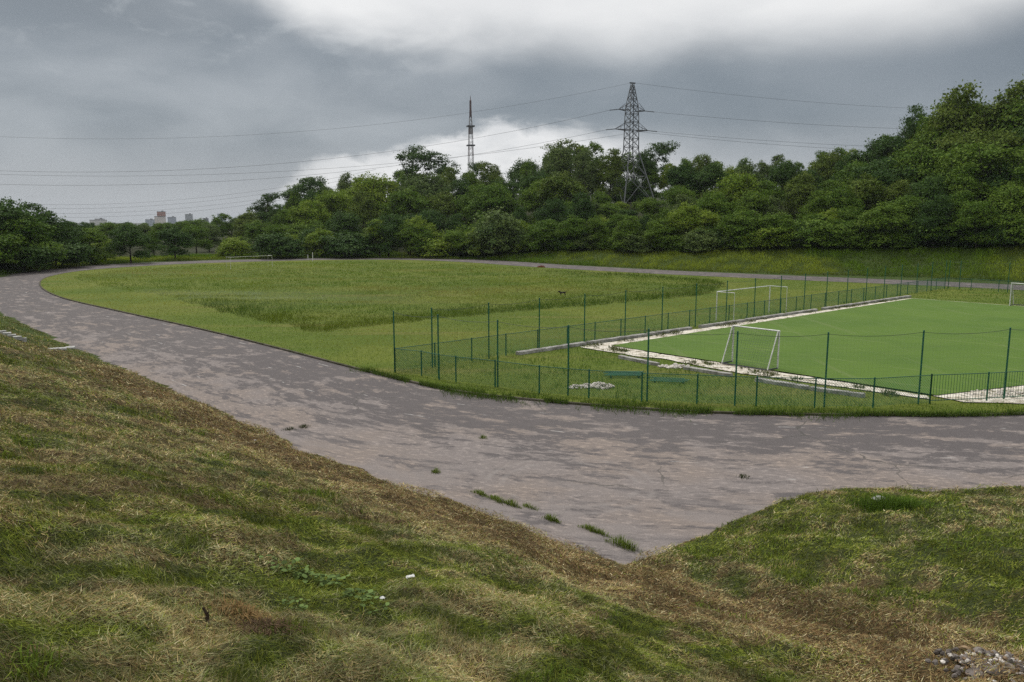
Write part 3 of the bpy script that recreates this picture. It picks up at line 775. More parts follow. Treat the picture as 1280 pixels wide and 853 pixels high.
# the left-hand clump beside the track
for i, (u, v, r, tone, key, wd, lab) in enumerate([
    (-45, 240, 133, 'dark', 'round', 1.3, None), (14, 244, 138, 'dark', 'round', 1.2, 'tallest dark leafy tree in the clump at the left, beside the bend'),
    (56, 249, 146, 'dark', 'oval', 1.15, 'dark green rounded tree on the right shoulder of the clump by the bend'),
    (86, 274, 148, 'dark', 'round', 1.0, 'lower dark tree sloping down at the right end of the clump by the bend'),
    (38, 268, 137, 'mid', 'round', 1.35, 'mid green tree in front of the taller ones in the clump by the bend'),
    (-6, 290, 130, 'mid', 'bush', 1.3, 'mid green bush at the foot of the clump at the left edge'),
    (78, 298, 143, 'dark', 'bush', 1.5, 'dark bush under the lower trees of the clump by the bend'), (107, 303, 149, 'dark', 'bush', 1.0, 'dark bush where the clump of trees meets the bend of the track'),
    (32, 300, 135, 'dark', 'bush', 1.6, 'dark bush in the middle of the foot of the clump by the bend')]):
    tree_to(key, tone, u, v, r, lab or 'dark leafy tree partly cut off by the left edge of the picture', wide=wd, name='shrub' if key == 'bush' else 'broadleaf_tree', cat='shrub' if key == 'bush' else 'tree')
for k in range(34):
    u = 96 + k * 7.4 + rg.uniform(-3, 3); far_ = k % 3
    r = (235, 330, 560)[far_] + rg.uniform(-25, 25); v = (288, 284, 280.5)[far_] + rg.uniform(-2.5, 3) - (10 if u > 300 and far_ < 2 else 0)
    tone = rg.choice(['mid', 'dark', 'olive', 'grey', 'mid']); nm = ('behind the trees beyond the bend', 'in the second belt toward the city', 'in the far belt before the city')[far_]
    lab = f'{NT_[tone]} tree {nm}'
    x, y = place_uv(u, r); zt = at_y(u, v, y).z; z0_ = tz(x, y)
    tree(rg.choice(['round', 'oval', 'layered']), tone, x, y, max(6, zt - z0_), lab, lab.replace('tree', 'trees', 1), wide=rg.uniform(1.0, 1.5))
# single trees beyond the bend, in front of the city view
for (u, v, r, tone, key, wd, lab) in [
    (122, 283, 150, 'mid', 'oval', 1.4, 'slim mid green tree between the left clump and the dark round tree beyond the bend'),
    (140, 298, 158, 'light', 'round', 1.3, 'small pale green tree low beside the dark round tree beyond the bend'),
    (171, 279, 152, 'dark', 'round', 1.15, 'dark round tree standing alone beyond the bend below the long pale block'),
    (200, 286, 175, 'mid', 'oval', 1.3, 'mid green tree below the red topped apartment tower'),
    (226, 284, 160, 'dark', 'round', 1.2, 'dark round tree below the dark grey apartment tower'),
    (252, 279, 185, 'mid', 'layered', 1.3, 'feathery mid green tree right of the dark round tree below the grey tower'),
    (183, 290, 200, 'light', 'oval', 1.5, 'yellow-green tree behind the two dark round trees beyond the bend'),
    (268, 279, 200, 'grey', 'oval', 1.4, 'greyish tree below the pale grey block at the right end of the skyline'),
    (286, 266, 210, 'mid', 'open', 1.2, 'thin tree with a sparse top at the right end of the city skyline'),
    (300, 296, 165, 'light', 'bush', 1.2, 'bright green bush on the grass beyond the far goal of the meadow'),
    (318, 262, 205, 'olive', 'oval', 1.3, 'olive tree where the wood begins at its left end'),
    (338, 240, 230, 'dark', 'open', 1.0, 'slender dark open crowned tree rising at the left end of the wood'),
    (388, 219, 235, 'dark', 'open', 1.5, 'dark open crowned tree with a flat top above the left part of the wood'),
    (395, 284, 168, 'dark', 'round', 1.3, 'dark low tree at the edge of the track left of the round dark tree'),
    (375, 280, 172, 'mid', 'round', 1.3, 'mid green low tree in front of the left end of the wood'),
    (330, 276, 190, 'mid', 'round', 1.3, 'mid green tree at the left foot of the wood'), (352, 290, 160, 'dark', 'bush', 1.4, 'dark bush behind the lone white post'),
    (428, 232, 196, 'light', 'layered', 1.15, 'big bright green spreading tree in the left part of the wood'), (468, 219, 204, 'light', 'round', 1.1, 'bright green rounded tree high in the wood left of the sparse tall trees'), (392, 248, 190, 'light', 'round', 1.0, 'bright green tree left of the big spreading bright tree'),
    (440, 288, 160, 'dark', 'bush', 1.6, 'dark bush left of the round dark tree at the track edge'),
    (488, 266, 160, 'dark', 'round', 1.05, 'dark round dense tree at the track edge in the middle of the wood'),
    (524, 271, 161, 'light', 'round', 1.1, 'bright yellow-green tree leaning against the dark round tree at the track edge'),
    (552, 290, 157, 'light', 'bush', 1.4, 'light green bush between the bright tree and the big grey-green bush'),
    (622, 259, 152, 'grey', 'bush', .95, 'big rounded grey-green bush alone at the far edge of the track'),
    (584, 280, 158, 'mid', 'bush', 1.2, 'mid green bush left of the big grey-green bush'),
    (658, 278, 162, 'mid', 'round', 1.0, 'mid green tree just right of the big grey-green bush'),
    (702, 248, 160, 'mid', 'layered', 1.25, 'broad spreading mid green tree left of the pylon base'),
    (748, 268, 158, 'light', 'bush', 1.0, 'pale yellow-green bush left of the pylon legs'), (765, 276, 156, 'light', 'bush', 1.0, 'slim pale bush at the foot of the pylon legs'),
    (748, 238, 184, 'mid', 'round', 1.0, 'rounded green tree just left of the pylon footings'), (738, 222, 206, 'dark', 'layered', 1.2, 'dark spreading tree left of and behind the pylon'),
    (772, 257, 188, 'light', 'bush', 1.4, 'bright low bush in front of the left pylon footing'), (796, 257, 187, 'mid', 'bush', 1.4, 'green low bush in front of the right pylon footing'), (756, 253, 180, 'mid', 'bush', 1.5, 'low bush between the pylon and the rounded tree left of it'),
    (782, 262, 178, 'dark', 'bush', 1.6, 'dark low bush below the middle of the pylon'),
    (758, 236, 203, 'dark', 'bush', 1.1, 'dark understorey bush behind the left pylon legs'), (776, 238, 204, 'mid', 'bush', 1.1, 'green understorey bush behind the middle of the pylon'), (796, 236, 204, 'dark', 'bush', 1.1, 'dark understorey bush behind the right pylon legs'),
    (766, 214, 207, 'mid', 'oval', 1.0, 'mid green tree right behind the left legs of the pylon'), (788, 222, 203, 'dark', 'oval', .9, 'dark tree seen through the middle of the pylon lattice'), (808, 210, 208, 'mid', 'oval', 1.0, 'mid green tree right behind the right legs of the pylon'),
    (812, 244, 160, 'mid', 'layered', 1.2, 'broad mid green tree hiding the right legs of the pylon'),
    (520, 186, 245, 'dark', 'open', 1.25, 'sparse tall tree on the ridge with sky showing through, left of the mast'),
    (552, 187, 247, 'dark', 'open', 1.1, 'second sparse tall tree on the ridge, nearest the mast on its left'),
    (602, 202, 240, 'dark', 'open', .9, 'small open crowned tree on the ridge right beside the mast'),
    (700, 178, 232, 'olive', 'open', 1.3, 'tall open topped tree on the ridge left of the pylon'), (730, 180, 232, 'olive', 'open', 1.1, 'thin topped tree on the ridge between the open tree and the pylon'),
    (812, 176, 236, 'dark', 'open', 1.2, 'open crowned tree on the ridge just right of the pylon'),
    (1126, 136, 172, 'dark', 'open', .75, 'small wind-blown tree sticking up left of the tallest crown on the hill'),
    (1182, 100, 160, 'olive', 'oval', .85, 'tall broad crowned tree with open branches on the right hill'),
    (1168, 122, 163, 'mid', 'round', .8, 'rounded olive crown just below the tall broad tree on the right hill'),
    (1252, 94, 160, 'olive', 'oval', .95, 'tall open tree near the right edge of the picture on the hill'),
    (1276, 88, 158, 'mid', 'oval', 1.0, 'tallest tree, at the right edge of the picture on the hill'),
    (1215, 170, 142, 'mid', 'layered', 1.4, 'big spreading tree low on the face of the right hill'),
    (1100, 190, 150, 'dark', 'layered', 1.3, 'dark spreading tree on the left face of the right hill')]:
    tree_to(key, tone, u, v, r, lab, wide=wd, name='shrub' if key == 'bush' else 'broadleaf_tree', cat='shrub' if key == 'bush' else 'tree')

# ------------------------------------------------------------------ pylon and cables
PY = at_y(787, 270, 196.0); PX, PYY = PY.x, PY.y; PZ = tz(PX, PYY) - .2
def zat(v): return at_y(787, v, PYY).z
pyl = empty('lattice_pylon', (PX, PYY, PZ), .42)
tag(pyl, 'grey steel lattice power pylon with two crossarm levels standing in the wood', 'pylon')
HT = zat(104) - PZ; hw_ = zat(190) - PZ; ha1 = zat(163) - PZ; ha2 = zat(138.5) - PZ
def half(z):
    return float(np.interp(z, [0, hw_, ha2 + .6, HT], [4.5, 1.3, 1.15, .22]))
for sx_, sy_ in ((1, 1), (1, -1), (-1, 1), (-1, -1)):
    mb = MB(); zz = np.linspace(0, HT, 12)
    mb.tube([(sx_ * half(z_), sy_ * half(z_), z_) for z_ in zz], [.17 - .09 * z_ / HT for z_ in zz], 4); mb.build('leg', M['steel'], pyl)
mb = MB(); levels = [0]; z_ = 0
while z_ < HT - 1.2:
    z_ += max(1.5, half(z_) * 1.55); levels.append(min(z_, HT))
lower, upper = MB(), MB()
for z0, z1 in zip(levels[:-1], levels[1:]):
    a, b_ = half(z0), half(z1); tgt = lower if z1 < hw_ + 1 else upper
    for k in range(4):
        c0 = [(1, 1), (1, -1), (-1, -1), (-1, 1)]
        p, q = c0[k], c0[(k + 1) % 4]
        P = lambda s_, h_, zz_: (s_[0] * h_, s_[1] * h_, zz_)
        tgt.bar(P(p, a, z0), P(q, b_, z1), .105); tgt.bar(P(q, a, z0), P(p, b_, z1), .105); tgt.bar(P(p, b_, z1), P(q, b_, z1), .09)
lower.build('lower_bracing', M['steel'], pyl); upper.build('upper_bracing', M['dark_steel'], pyl)
TIPS = []
for hz_, L_ in ((ha1, 4.6), (ha2, 3.7)):
    for sg in (-1, 1):
        mb = MB(); h_ = half(hz_); tip = Vector((sg * L_, 0, hz_ + .1))
        for sy_ in (-1, 1):
            mb.bar((sg * h_, sy_ * h_, hz_), tip, .12); mb.bar((sg * h_, sy_ * h_, hz_ + 1.7), tip, .1)
            for k in (.35, .65):
                a = Vector((sg * h_, sy_ * h_, hz_)).lerp(tip, k); b2 = Vector((sg * h_, sy_ * h_, hz_ + 1.7)).lerp(tip, k); mb.bar(a, b2, .07)
                a2 = Vector((sg * h_, -sy_ * h_, hz_)).lerp(tip, k); mb.bar(a, a2, .07)
        mb.build('crossarm', M['dark_steel'], pyl); TIPS.append((hz_, sg, tip))
mb = MB(); mb.box((0, 0, HT), (1.5, .3, .25)); mb.build('peak_cap', M['dark_steel'], pyl)
mb = MB()
for sx_ in (1, -1):
    for sy_ in (1, -1): mb.box((sx_ * 4.5, sy_ * 4.5, -.1), (.9, .9, .7))
mb.build('footing', M['concrete'], pyl)
rotp = Matrix.Rotation(.42, 3, 'Z')
def pw(p): return Vector((PX, PYY, PZ)) + rotp @ Vector(p)
def cable_curve(a, b_, sag, n=48):
    return [a.lerp(b_, i / n) - Vector((0, 0, 4 * sag * (i / n) * (1 - i / n))) for i in range(n + 1)]
def fit_sag(a, b_, u, v):
    best = min(range(1, 400), key=lambda i: abs(az_u(*(a.lerp(b_, i / 400)).xy) - u) if a.lerp(b_, i / 400).y > 1 else 1e9)
    t_ = best / 400; p = a.lerp(b_, t_)
    return (p.z - at_y(u, v, p.y).z) / (4 * t_ * (1 - t_))
def cable(a, b_, sag, rad, label, group=None):
    mb = MB(); mb.tube(cable_curve(a, b_, sag), rad, 5); o = mb.build('power_cable', M['cable'], None, True)
    tag(o, label, 'cable', group); return o
dirL = Vector((-1, -.16, 0)).normalized(); dirR = Vector((1, -.10, 0)).normalized()
jobs = []
top = pw((0, 0, HT + .1))
jobs.append((top, Vector((-225, 178, top.z + 1)), (0, 170), .020, 'thin earth wire running left from the peak of the pylon'))
jobs.append((top, Vector((260, 215, top.z + 6)), (1105, 135), .022, 'thin earth wire running right from the peak of the pylon'))
arm = {('lo', -1): pw(TIPS[0][2]), ('lo', 1): pw(TIPS[1][2]), ('up', -1): pw(TIPS[2][2]), ('up', 1): pw(TIPS[3][2])}
ends = {}
for (lv, sg), p in arm.items():
    for dn, dv in (('left', dirL), ('right', dirR)):
        q = p + dv * 2.2 - Vector((0, 0, .25))
        mb = MB(); pts = [pyl.matrix_world.inverted() @ p.lerp(q, i / 14) if False else (rotp.transposed() @ (p.lerp(q, i / 14) - Vector((PX, PYY, PZ)))) for i in range(15)]
        mb.tube(pts, [.05 if i % 2 == 0 else .14 for i in range(15)], 6); mb.build('insulator_string', M['dark_steel'], pyl)
        ends[(lv, sg, dn)] = q
for key, mark, far, lab in (
    (('up', -1, 'left'), (0, 213), Vector((-222, 172, 0)), 'power cable running left from the near tip of the upper crossarm'),
    (('lo', -1, 'left'), (0, 230), Vector((-220, 166, 0)), 'lowest heavy power cable running left from the lower crossarm'),
    (('lo', 1, 'left'), (330, 216), Vector((-225, 190, 0)), 'power cable running left from the far tip of the lower crossarm'),
    (('up', 1, 'right'), (1080, 160), Vector((260, 215, 0)), 'power cable running right from the far tip of the upper crossarm'),
    (('lo', 1, 'right'), (1010, 180), Vector((258, 216, 0)), 'power cable running right from the far tip of the lower crossarm'),
    (('lo', -1, 'right'), (1000, 184), Vector((256, 206, 0)), 'lowest power cable running right from the near tip of the lower crossarm')):
    a = ends[key]; far.z = a.z + (6 if far.x > 0 else 0); jobs.append((a, far, mark, .027, lab))
for a, b_, mark, rad, lab in jobs:
    cable(a, b_, fit_sag(a, b_, *mark), rad, lab)
for k, (v0, v1, lab) in enumerate([(263, 246, 'topmost'), (268, 251, 'second highest'), (274, 257, 'third'), (279, 262, 'lowest')]):
    a = at_y(20, v0 - 8, 560); b_ = at_y(470, v1 - 34, 520)
    cable(a, b_, 7.5, .06, f'{lab} of the four faint distant cables sagging above the city skyline', 'faint cables above the city')

# ------------------------------------------------------------------ broadcasting mast
MPY = 600.0; mp = at_y(588.7, 216, MPY); MZ = tz(mp.x, MPY)
mast = empty('broadcast_mast', (mp.x, MPY, MZ), .3); tag(mast, 'tall slim red and white lattice mast rising behind the ridge', 'mast')
zz = lambda v: at_y(588.7, v, MPY).z - MZ
hm = lambda z_: float(np.interp(z_, [0, zz(215), zz(160), zz(146), zz(122)], [3.4, 1.8, 1.2, .6, .4]))
bands = [(0, zz(196), 'mast_white'), (zz(196), zz(182), 'mast_red'), (zz(182), zz(168), 'mast_white'), (zz(168), zz(158), 'mast_red'), (zz(158), zz(148), 'mast_white'), (zz(148), zz(138), 'mast_red')]
for z0, z1, mt in bands:
    mb = MB(); nseg = max(2, int((z1 - z0) / 4.5)); c0 = [(1, 1), (1, -1), (-1, -1), (-1, 1)]
    for i in range(nseg):
        a0, a1 = z0 + (z1 - z0) * i / nseg, z0 + (z1 - z0) * (i + 1) / nseg
        for k in range(4):
            p, q = c0[k], c0[(k + 1) % 4]
            mb.bar((p[0] * hm(a0), p[1] * hm(a0), a0), (p[0] * hm(a1), p[1] * hm(a1), a1), .30)
            mb.bar((p[0] * hm(a0), p[1] * hm(a0), a0), (q[0] * hm(a1), q[1] * hm(a1), a1), .13); mb.bar((q[0] * hm(a0), q[1] * hm(a0), a0), (p[0] * hm(a1), p[1] * hm(a1), a1), .13)
    mb.build('lattice_section', M[mt], mast)
for v, w_ in ((158, 2.6), (182, 2.7)):
    mb = MB(); mb.box((0, 0, zz(v)), (w_ * 2, w_ * 2, .9)); mb.build('platform', M['dark_steel'], mast)
mb = MB(); mb.tube([(0, 0, zz(146)), (0, 0, zz(138)), (0, 0, zz(126)), (0, 0, zz(125)), (0, 0, zz(120))], [.6, .75, .75, .3, .15], 8); mb.build('antenna', M['mast_red'], mast)
mb = MB(); mb.tube([(0, 0, zz(168)), (0, 0, zz(159))], 1.35, 8); mb.build('antenna_drum', M['mast_white'], mast)

# ------------------------------------------------------------------ distant city
def facade(name, wall, glass, fl=3.0):
    m, t, b = material(name, .8, .2)
    oc = t.new('ShaderNodeTexCoord').outputs['Object']
    br = t.new('ShaderNodeTexBrick'); br.offset = 0
    br.inputs['Color1'].default_value = (*glass, 1); br.inputs['Color2'].default_value = (*[g * 1.3 for g in glass], 1); br.inputs['Mortar'].default_value = (*wall, 1)
    br.inputs['Scale'].default_value = 1; br.inputs['Brick Width'].default_value = 3.4; br.inputs['Row Height'].default_value = fl; br.inputs['Mortar Size'].default_value = .85; br.inputs['Mortar Smooth'].default_value = .1
    sx = t.new('ShaderNodeSeparateXYZ'); t.l.new(oc, sx.inputs[0]); cb = t.new('ShaderNodeCombineXYZ')
    t.l.new(t.math('ADD', sx.outputs['X'], sx.outputs['Y']), cb.inputs[0]); t.l.new(sx.outputs['Z'], cb.inputs[1]); t.l.new(cb.outputs[0], br.inputs['Vector'])
    t.l.new(br.outputs['Color'], b.inputs['Base Color']); return m
F = {'pale': facade('facade_pale', (.5, .48, .45), (.16, .17, .18)), 'white': facade('facade_white', (.55, .5, .46), (.2, .2, .2)), 'red': facade('facade_red', (.3, .13, .09), (.12, .07, .06)),
     'grey': facade('facade_grey', (.24, .26, .28), (.08, .09, .1)), 'blue': facade('facade_blue', (.27, .3, .35), (.1, .12, .15)), 'dark': facade('facade_dark', (.1, .11, .12), (.04, .045, .05))}
ROOFM = simple('roof_felt', (.16, .16, .165), (.1, .1, .1), .2, .9, .1, 0, 0)
def city_block(name, label, parts, y, rz=.35, cat='building'):
    u0 = (parts[0][0] + parts[0][1]) / 2; c = at_y(u0, 283, y); zg = tz(c.x, y) - 3
    o = empty(name, (c.x, y, zg), rz); tag(o, label, cat)
    for (ua, ub, vt, mt, *vb) in parts:
        w_ = (ub - ua) / 1000 * y * .86; cx = ((ua + ub) / 2 - u0) / 1000 * y; h_ = at_y(u0, vt, y).z - zg; h0 = at_y(u0, vb[0], y).z - zg if vb else 0
        mb = MB(); mb.box((cx, 0, (h0 + h_) / 2), (w_, w_ * .55 if w_ > 20 else w_ * .9, h_ - h0)); wl = mb.build('wall', F[mt], o)
        mb = MB(); mb.box((cx, 0, h_ + .6), (w_ * 1.02, (w_ * .55 if w_ > 20 else w_ * .9) * 1.02, 1.2)); mb.box((cx + w_ * .15, 0, h_ + 2.2), (w_ * .25, w_ * .2, 2)); mb.build('roof', ROOFM, o)
city_block('apartment_block', 'long low pale block at the left end of the city skyline', [(113, 134, 275.5, 'pale'), (119, 131, 274.2, 'pale', 275)], 2000)
city_block('apartment_block', 'low grey block beside the white and red apartment tower', [(182, 194, 275, 'blue')], 2050)
city_block('apartment_tower', 'white apartment tower with a red-brown upper part, tallest on the skyline', [(193.5, 208, 271, 'white'), (197, 208, 265.2, 'red', 270.4)], 1900)
city_block('apartment_tower', 'bluish grey block just right of the red topped tower', [(210, 221, 272, 'blue')], 2100)
city_block('apartment_tower', 'narrow dark grey tower standing alone on the skyline', [(232, 242, 268.5, 'grey')], 2000)
city_block('apartment_block', 'small nearly black block right of the narrow grey tower', [(254, 261.5, 273.5, 'dark')], 1900)
city_block('apartment_tower', 'pale grey tower half hidden by trees at the right end of the skyline', [(272, 283, 268, 'blue')], 2200)
for k, (ua, ub, v, mt, lab) in enumerate([(100, 108, 280, 'grey', 'low grey building at the far left of the skyline beside the clump'), (137, 147, 280.5, 'pale', 'low pale house below the skyline right of the long block'), (150, 162, 279.5, 'grey', 'low wide grey building between the long block and the towers'), (142, 148, 283.5, 'white', 'small white house low among the trees under the long block'), (264, 270, 277, 'grey', 'low grey house between the black block and the pale grey tower')]):
    city_block('house', lab, [(ua, ub, v, mt)], 1700 + k * 60, .2, 'house')

# ------------------------------------------------------------------ fences round the small pitch
def W2(p): return Vector((p[0], p[1], .07))
def post_mesh(h, r): mb = MB(); mb.tube([(0, 0, -.1), (0, 0, h), (0, 0, h + .015)], [r, r, r * .7], 8); return mb.mesh('post')
LOW = post_mesh(1.24, .034); TALL = post_mesh(3.05, .036)
def chain(a, b_, h0, h1, sp, rad):
    """diamond wire netting between two posts"""
    mb = MB(); L = (b_ - a).length; d = (b_ - a) / L; H = h1 - h0; n = int((L + H) / sp)
    for k in range(n + 1):
        for sgn in (1, -1):
            s0 = k * sp - (H if sgn > 0 else 0); s1 = s0 + H * sgn if sgn > 0 else s0 - H
            za, zb = h0, h1; pa, pb = s0, s1
            if sgn < 0: pa, pb = k * sp, k * sp - H
            lo, hi = sorted((pa, pb))
            if hi <= 0 or lo >= L: continue
            def clip(pa, za, pb, zb):
                t0, t1 = 0.0, 1.0; dd = pb - pa
                ta, tb = (0 - pa) / dd, (L - pa) / dd
                if ta > tb: ta, tb = tb, ta
                t0, t1 = max(t0, ta), min(t1, tb)
                return t0, t1
            t0, t1 = clip(pa, za, pb, zb)
            if t1 - t0 < .02: continue
            q0 = a + d * (pa + (pb - pa) * t0); q1 = a + d * (pa + (pb - pa) * t1)
            mb.tube([(q0.x, q0.y, q0.z + za + (zb - za) * t0), (q1.x, q1.y, q1.z + za + (zb - za) * t1)], rad, 3, False)
    return mb
def low_fence(name, label, pts, barred=False, sp=.11):
    pts = [W2(p) for p in pts]; o = empty(name, pts[0]); tag(o, label, 'fence'); off = pts[0]
    for p in pts: q = link('post', LOW, M['green_paint'], o); q.location = p - off
    mb = MB()
    for a, b_ in zip(pts[:-1], pts[1:]):
        a, b_ = a - off, b_ - off; mb.tube([a + Vector((0, 0, 1.2)), b_ + Vector((0, 0, 1.2))], .017, 6)
        if barred: mb.tube([a + Vector((0, 0, .14)), b_ + Vector((0, 0, .14))], .017, 6)
    mb.build('top_rail' if not barred else 'rails', M['green_paint'], o)
    for a, b_ in zip(pts[:-1], pts[1:]):
        a, b_ = a - off, b_ - off
        if barred:
            mb = MB(); L = (b_ - a).length; n = int(L / .13)
            for k in range(1, n): p = a.lerp(b_, k / n); mb.tube([p + Vector((0, 0, .1)), p + Vector((0, 0, 1.2))], .009, 4)
            mb.build('bar_panel', M['green_paint'], o)
        else: chain(a, b_, .06, 1.18, sp, .0056).build('wire_mesh', M['green_wire'], o)
    return o
def net_fence(name, label, pts, net=True):
    pts = [W2(p) for p in pts]; o = empty(name, pts[0]); tag(o, label, 'fence'); off = pts[0]
    for p in pts: q = link('tall_post', TALL, M['green_paint'], o); q.location = p - off
    mb = MB()
    for a, b_ in zip(pts[:-1], pts[1:]):
        a, b_ = a - off + Vector((0, 0, 2.98)), b_ - off + Vector((0, 0, 2.98)); n = 8
        mb.tube([a.lerp(b_, i / n) - Vector((0, 0, .12 * 4 * (i / n) * (1 - i / n))) for i in range(n + 1)], .008, 4)
    mb.build('top_wire', M['dark_wire'], o)
    if net:
        for a, b_ in zip(pts[:-1], pts[1:]):
            a, b_ = a - off, b_ - off; L = (b_ - a).length; mb = MB(); n = int(L / .16)
            for k in range(1, n):
                p = a.lerp(b_, k / n); mb.tube([p + Vector((0, 0, 1.2)), p + Vector((0, 0, 2.88))], .0011, 3, False)
            for k in range(11): z_ = 1.25 + k * .16; mb.tube([a + Vector((0, 0, z_)), b_ + Vector((0, 0, z_))], .0011, 3, False)
            mb.build('net', M['net'], o)
    return o
CORNER = at(494, 466, .07)
near_low = [CORNER] + [at(u, v, .07) for u, v in [(527, 470), (549, 475), (570, 478), (619, 484), (674, 492), (736, 498), (802, 502), (871, 505), (945, 508), (1018, 510), (1091, 510), (1162, 505)]]
low_fence('chain_link_fence', 'low green chain-link fence curving along the inner edge of the near track', near_low)
low_fence('bar_railing', 'low green railing of upright bars closing the near right corner of the fenced pitch', [at(1162, 505, .07), at(1233, 502, .07), at(1310, 497, .07), at(1390, 491, .07)], True)
FA = Vector(CORNER); FD = (Vector((46.7, 86.2)) - FA).normalized(); FL = (Vector((46.7, 86.2)) - FA).length
left_low = [tuple(FA + FD * (FL * k / 29)) for k in range(30)]
low_fence('chain_link_fence', 'low green chain-link fence running away along the far long side of the small pitch', left_low, sp=.14)
E1 = Vector((46.7, 86.2)); far_low = [tuple(E1 + Bv * (2.6 * k)) for k in range(9)]
low_fence('chain_link_fence', 'low green chain-link fence behind the far end of the small pitch', far_low, sp=.16)
near_tall = [CORNER] + [at(u, v, .07) for u, v in [(549, 473.5), (623, 484.6), (711, 495.5), (810, 502.6), (920, 508), (1032, 510), (1150, 506.2), (1257, 500.5), (1372, 493)]]
nt = [Vector(p) for p in near_tall]
near_tall = [tuple(p + Vector((-.03, .09))) for p in nt]
net_fence('ball_net_fence', 'tall green posts carrying a thin ball net along the near track edge', near_tall)
LN = Vector((-FD.y, FD.x))
net_fence('ball_net_fence', 'tall green posts with thin ball net along the far long side of the pitch', [tuple(FA + FD * d + LN * -.1) for d in np.linspace(2.2, FL - .3, 19)])
net_fence('ball_net_fence', 'tall green posts with thin ball net behind the far end of the small pitch', [tuple(E1 + Bv * d + A * .1) for d in (.3, 1.4, 6.0, 10.5, 15, 19.5)])

# ------------------------------------------------------------------ goals
def grid_net(mb, p00, p10, p11, p01, step, rad):
    """square mesh stretched over a four-cornered face"""
    p00, p10, p11, p01 = map(Vector, (p00, p10, p11, p01))
    nu = max(2, int(max((p10 - p00).length, (p11 - p01).length) / step)); nv = max(2, int(max((p01 - p00).length, (p11 - p10).length) / step))
    for i in range(nu + 1):
        t_ = i / nu; mb.tube([p00.lerp(p10, t_), p01.lerp(p11, t_)], rad, 3, False)
    for i in range(nv + 1):
        t_ = i / nv; mb.tube([p00.lerp(p01, t_), p10.lerp(p11, t_)], rad, 3, False)
def goal(name, label, base_a, base_b, back, z, H, top_d, bot_d, r, white=True, netstep=.13, stays=True, netrad=.004, side_bars=False):
    a, b_ = Vector((*base_a, z)), Vector((*base_b, z)); o = empty(name, a); tag(o, label, 'goal')
    w = (b_ - a); bk = Vector((*back, 0)).normalized(); up = Vector((0, 0, H)); mat = M['white_paint']
    for p in (Vector((0, 0, 0)), w): mb = MB(); mb.tube([p - Vector((0, 0, .05)), p + up], r, 10); mb.build('post', mat, o)
    mb = MB(); e = w.normalized() * r; mb.tube([up - e, w + up + e], r, 10); mb.build('crossbar', mat, o)
    T0, T1 = up + bk * top_d, w + up + bk * top_d; B0, B1 = bk * bot_d, w + bk * bot_d
    if stays:
        for p, q, s_ in ((Vector((0, 0, 0)), T0, B0), (w, T1, B1)):
            mb = MB(); mb.tube([p + up, q] if side_bars else [p + up, q, s_ + Vector((0, 0, .03))], r * .75, 8); mb.build('stay', mat, o)
        if not side_bars:
            mb = MB(); mb.tube([Vector((0, 0, .04)), B0 + Vector((0, 0, .04)), B1 + Vector((0, 0, .04)), w + Vector((0, 0, .04))], r * .8, 8); mb.build('ground_frame', M['dark_steel'], o)
    if side_bars:
        for q, s_ in ((T0, B0), (T1, B1)): mb = MB(); mb.tube([q, s_], r * .5, 8); mb.build('back_post', M['green_paint'] if False else mat, o)
    if netstep:
        mb = MB(); lift = Vector((0, 0, .03))
        grid_net(mb, B0 + lift, B1 + lift, T1, T0, netstep, netrad); grid_net(mb, lift, B0 + lift, T0, up, netstep, netrad); grid_net(mb, w + lift, B1 + lift, T1, w + up, netstep, netrad)
        mb.build('net', M['net'], o)
    return o
gb0 = Vector(at(902.3, 455, .14)); gb1 = gb0 + Bv * 2.62
goal('small_goal', 'small white goal with a net standing on the near end of the green pitch', gb0 + A * .95, gb1 + A * .95, -A, .14, 1.9, .12, .95, .04)
fg0 = Vector(at(1262, 382.5, .14))
goal('small_goal', 'small white goal cut by the right edge at the far end of the green pitch', fg0, fg0 + Bv * 3.0, A, .14, 1.95, .15, 1.0, .045)
bg0 = Vector(at(895, 402)); bg1 = Vector(at(961, 391.8))
goal('football_goal', 'full-size white goal frame without net on the grass behind the small pitch', bg0, bg1, Bv, .07, 2.15, 1.5, 1.5, .038, netstep=0, side_bars=True)
f0 = Vector(at(288.5, 337)); f1 = f0 + Vector((4.6, 5.6))
goal('football_goal', 'distant white goal frame at the far end of the meadow before the track', f0, f1, Vector((-.77, .63)), .07, 1.75, 1.1, 1.1, .024, netstep=0, side_bars=True)
for (u, v, h, lab) in ((391, 327, 1.5, 'thin white post standing by the far edge of the track'), (385, 325.5, .9, 'shorter pale post just left of the thin white post')):
    p = at(u, v); mb = MB(); mb.tube([(0, 0, -.1), (0, 0, h), (0, 0, h + .03)], [.06, .06, .03], 8); o = mb.build('marker_post', M['white_paint']); o.location = (*p, .05); tag(o, lab, 'post')

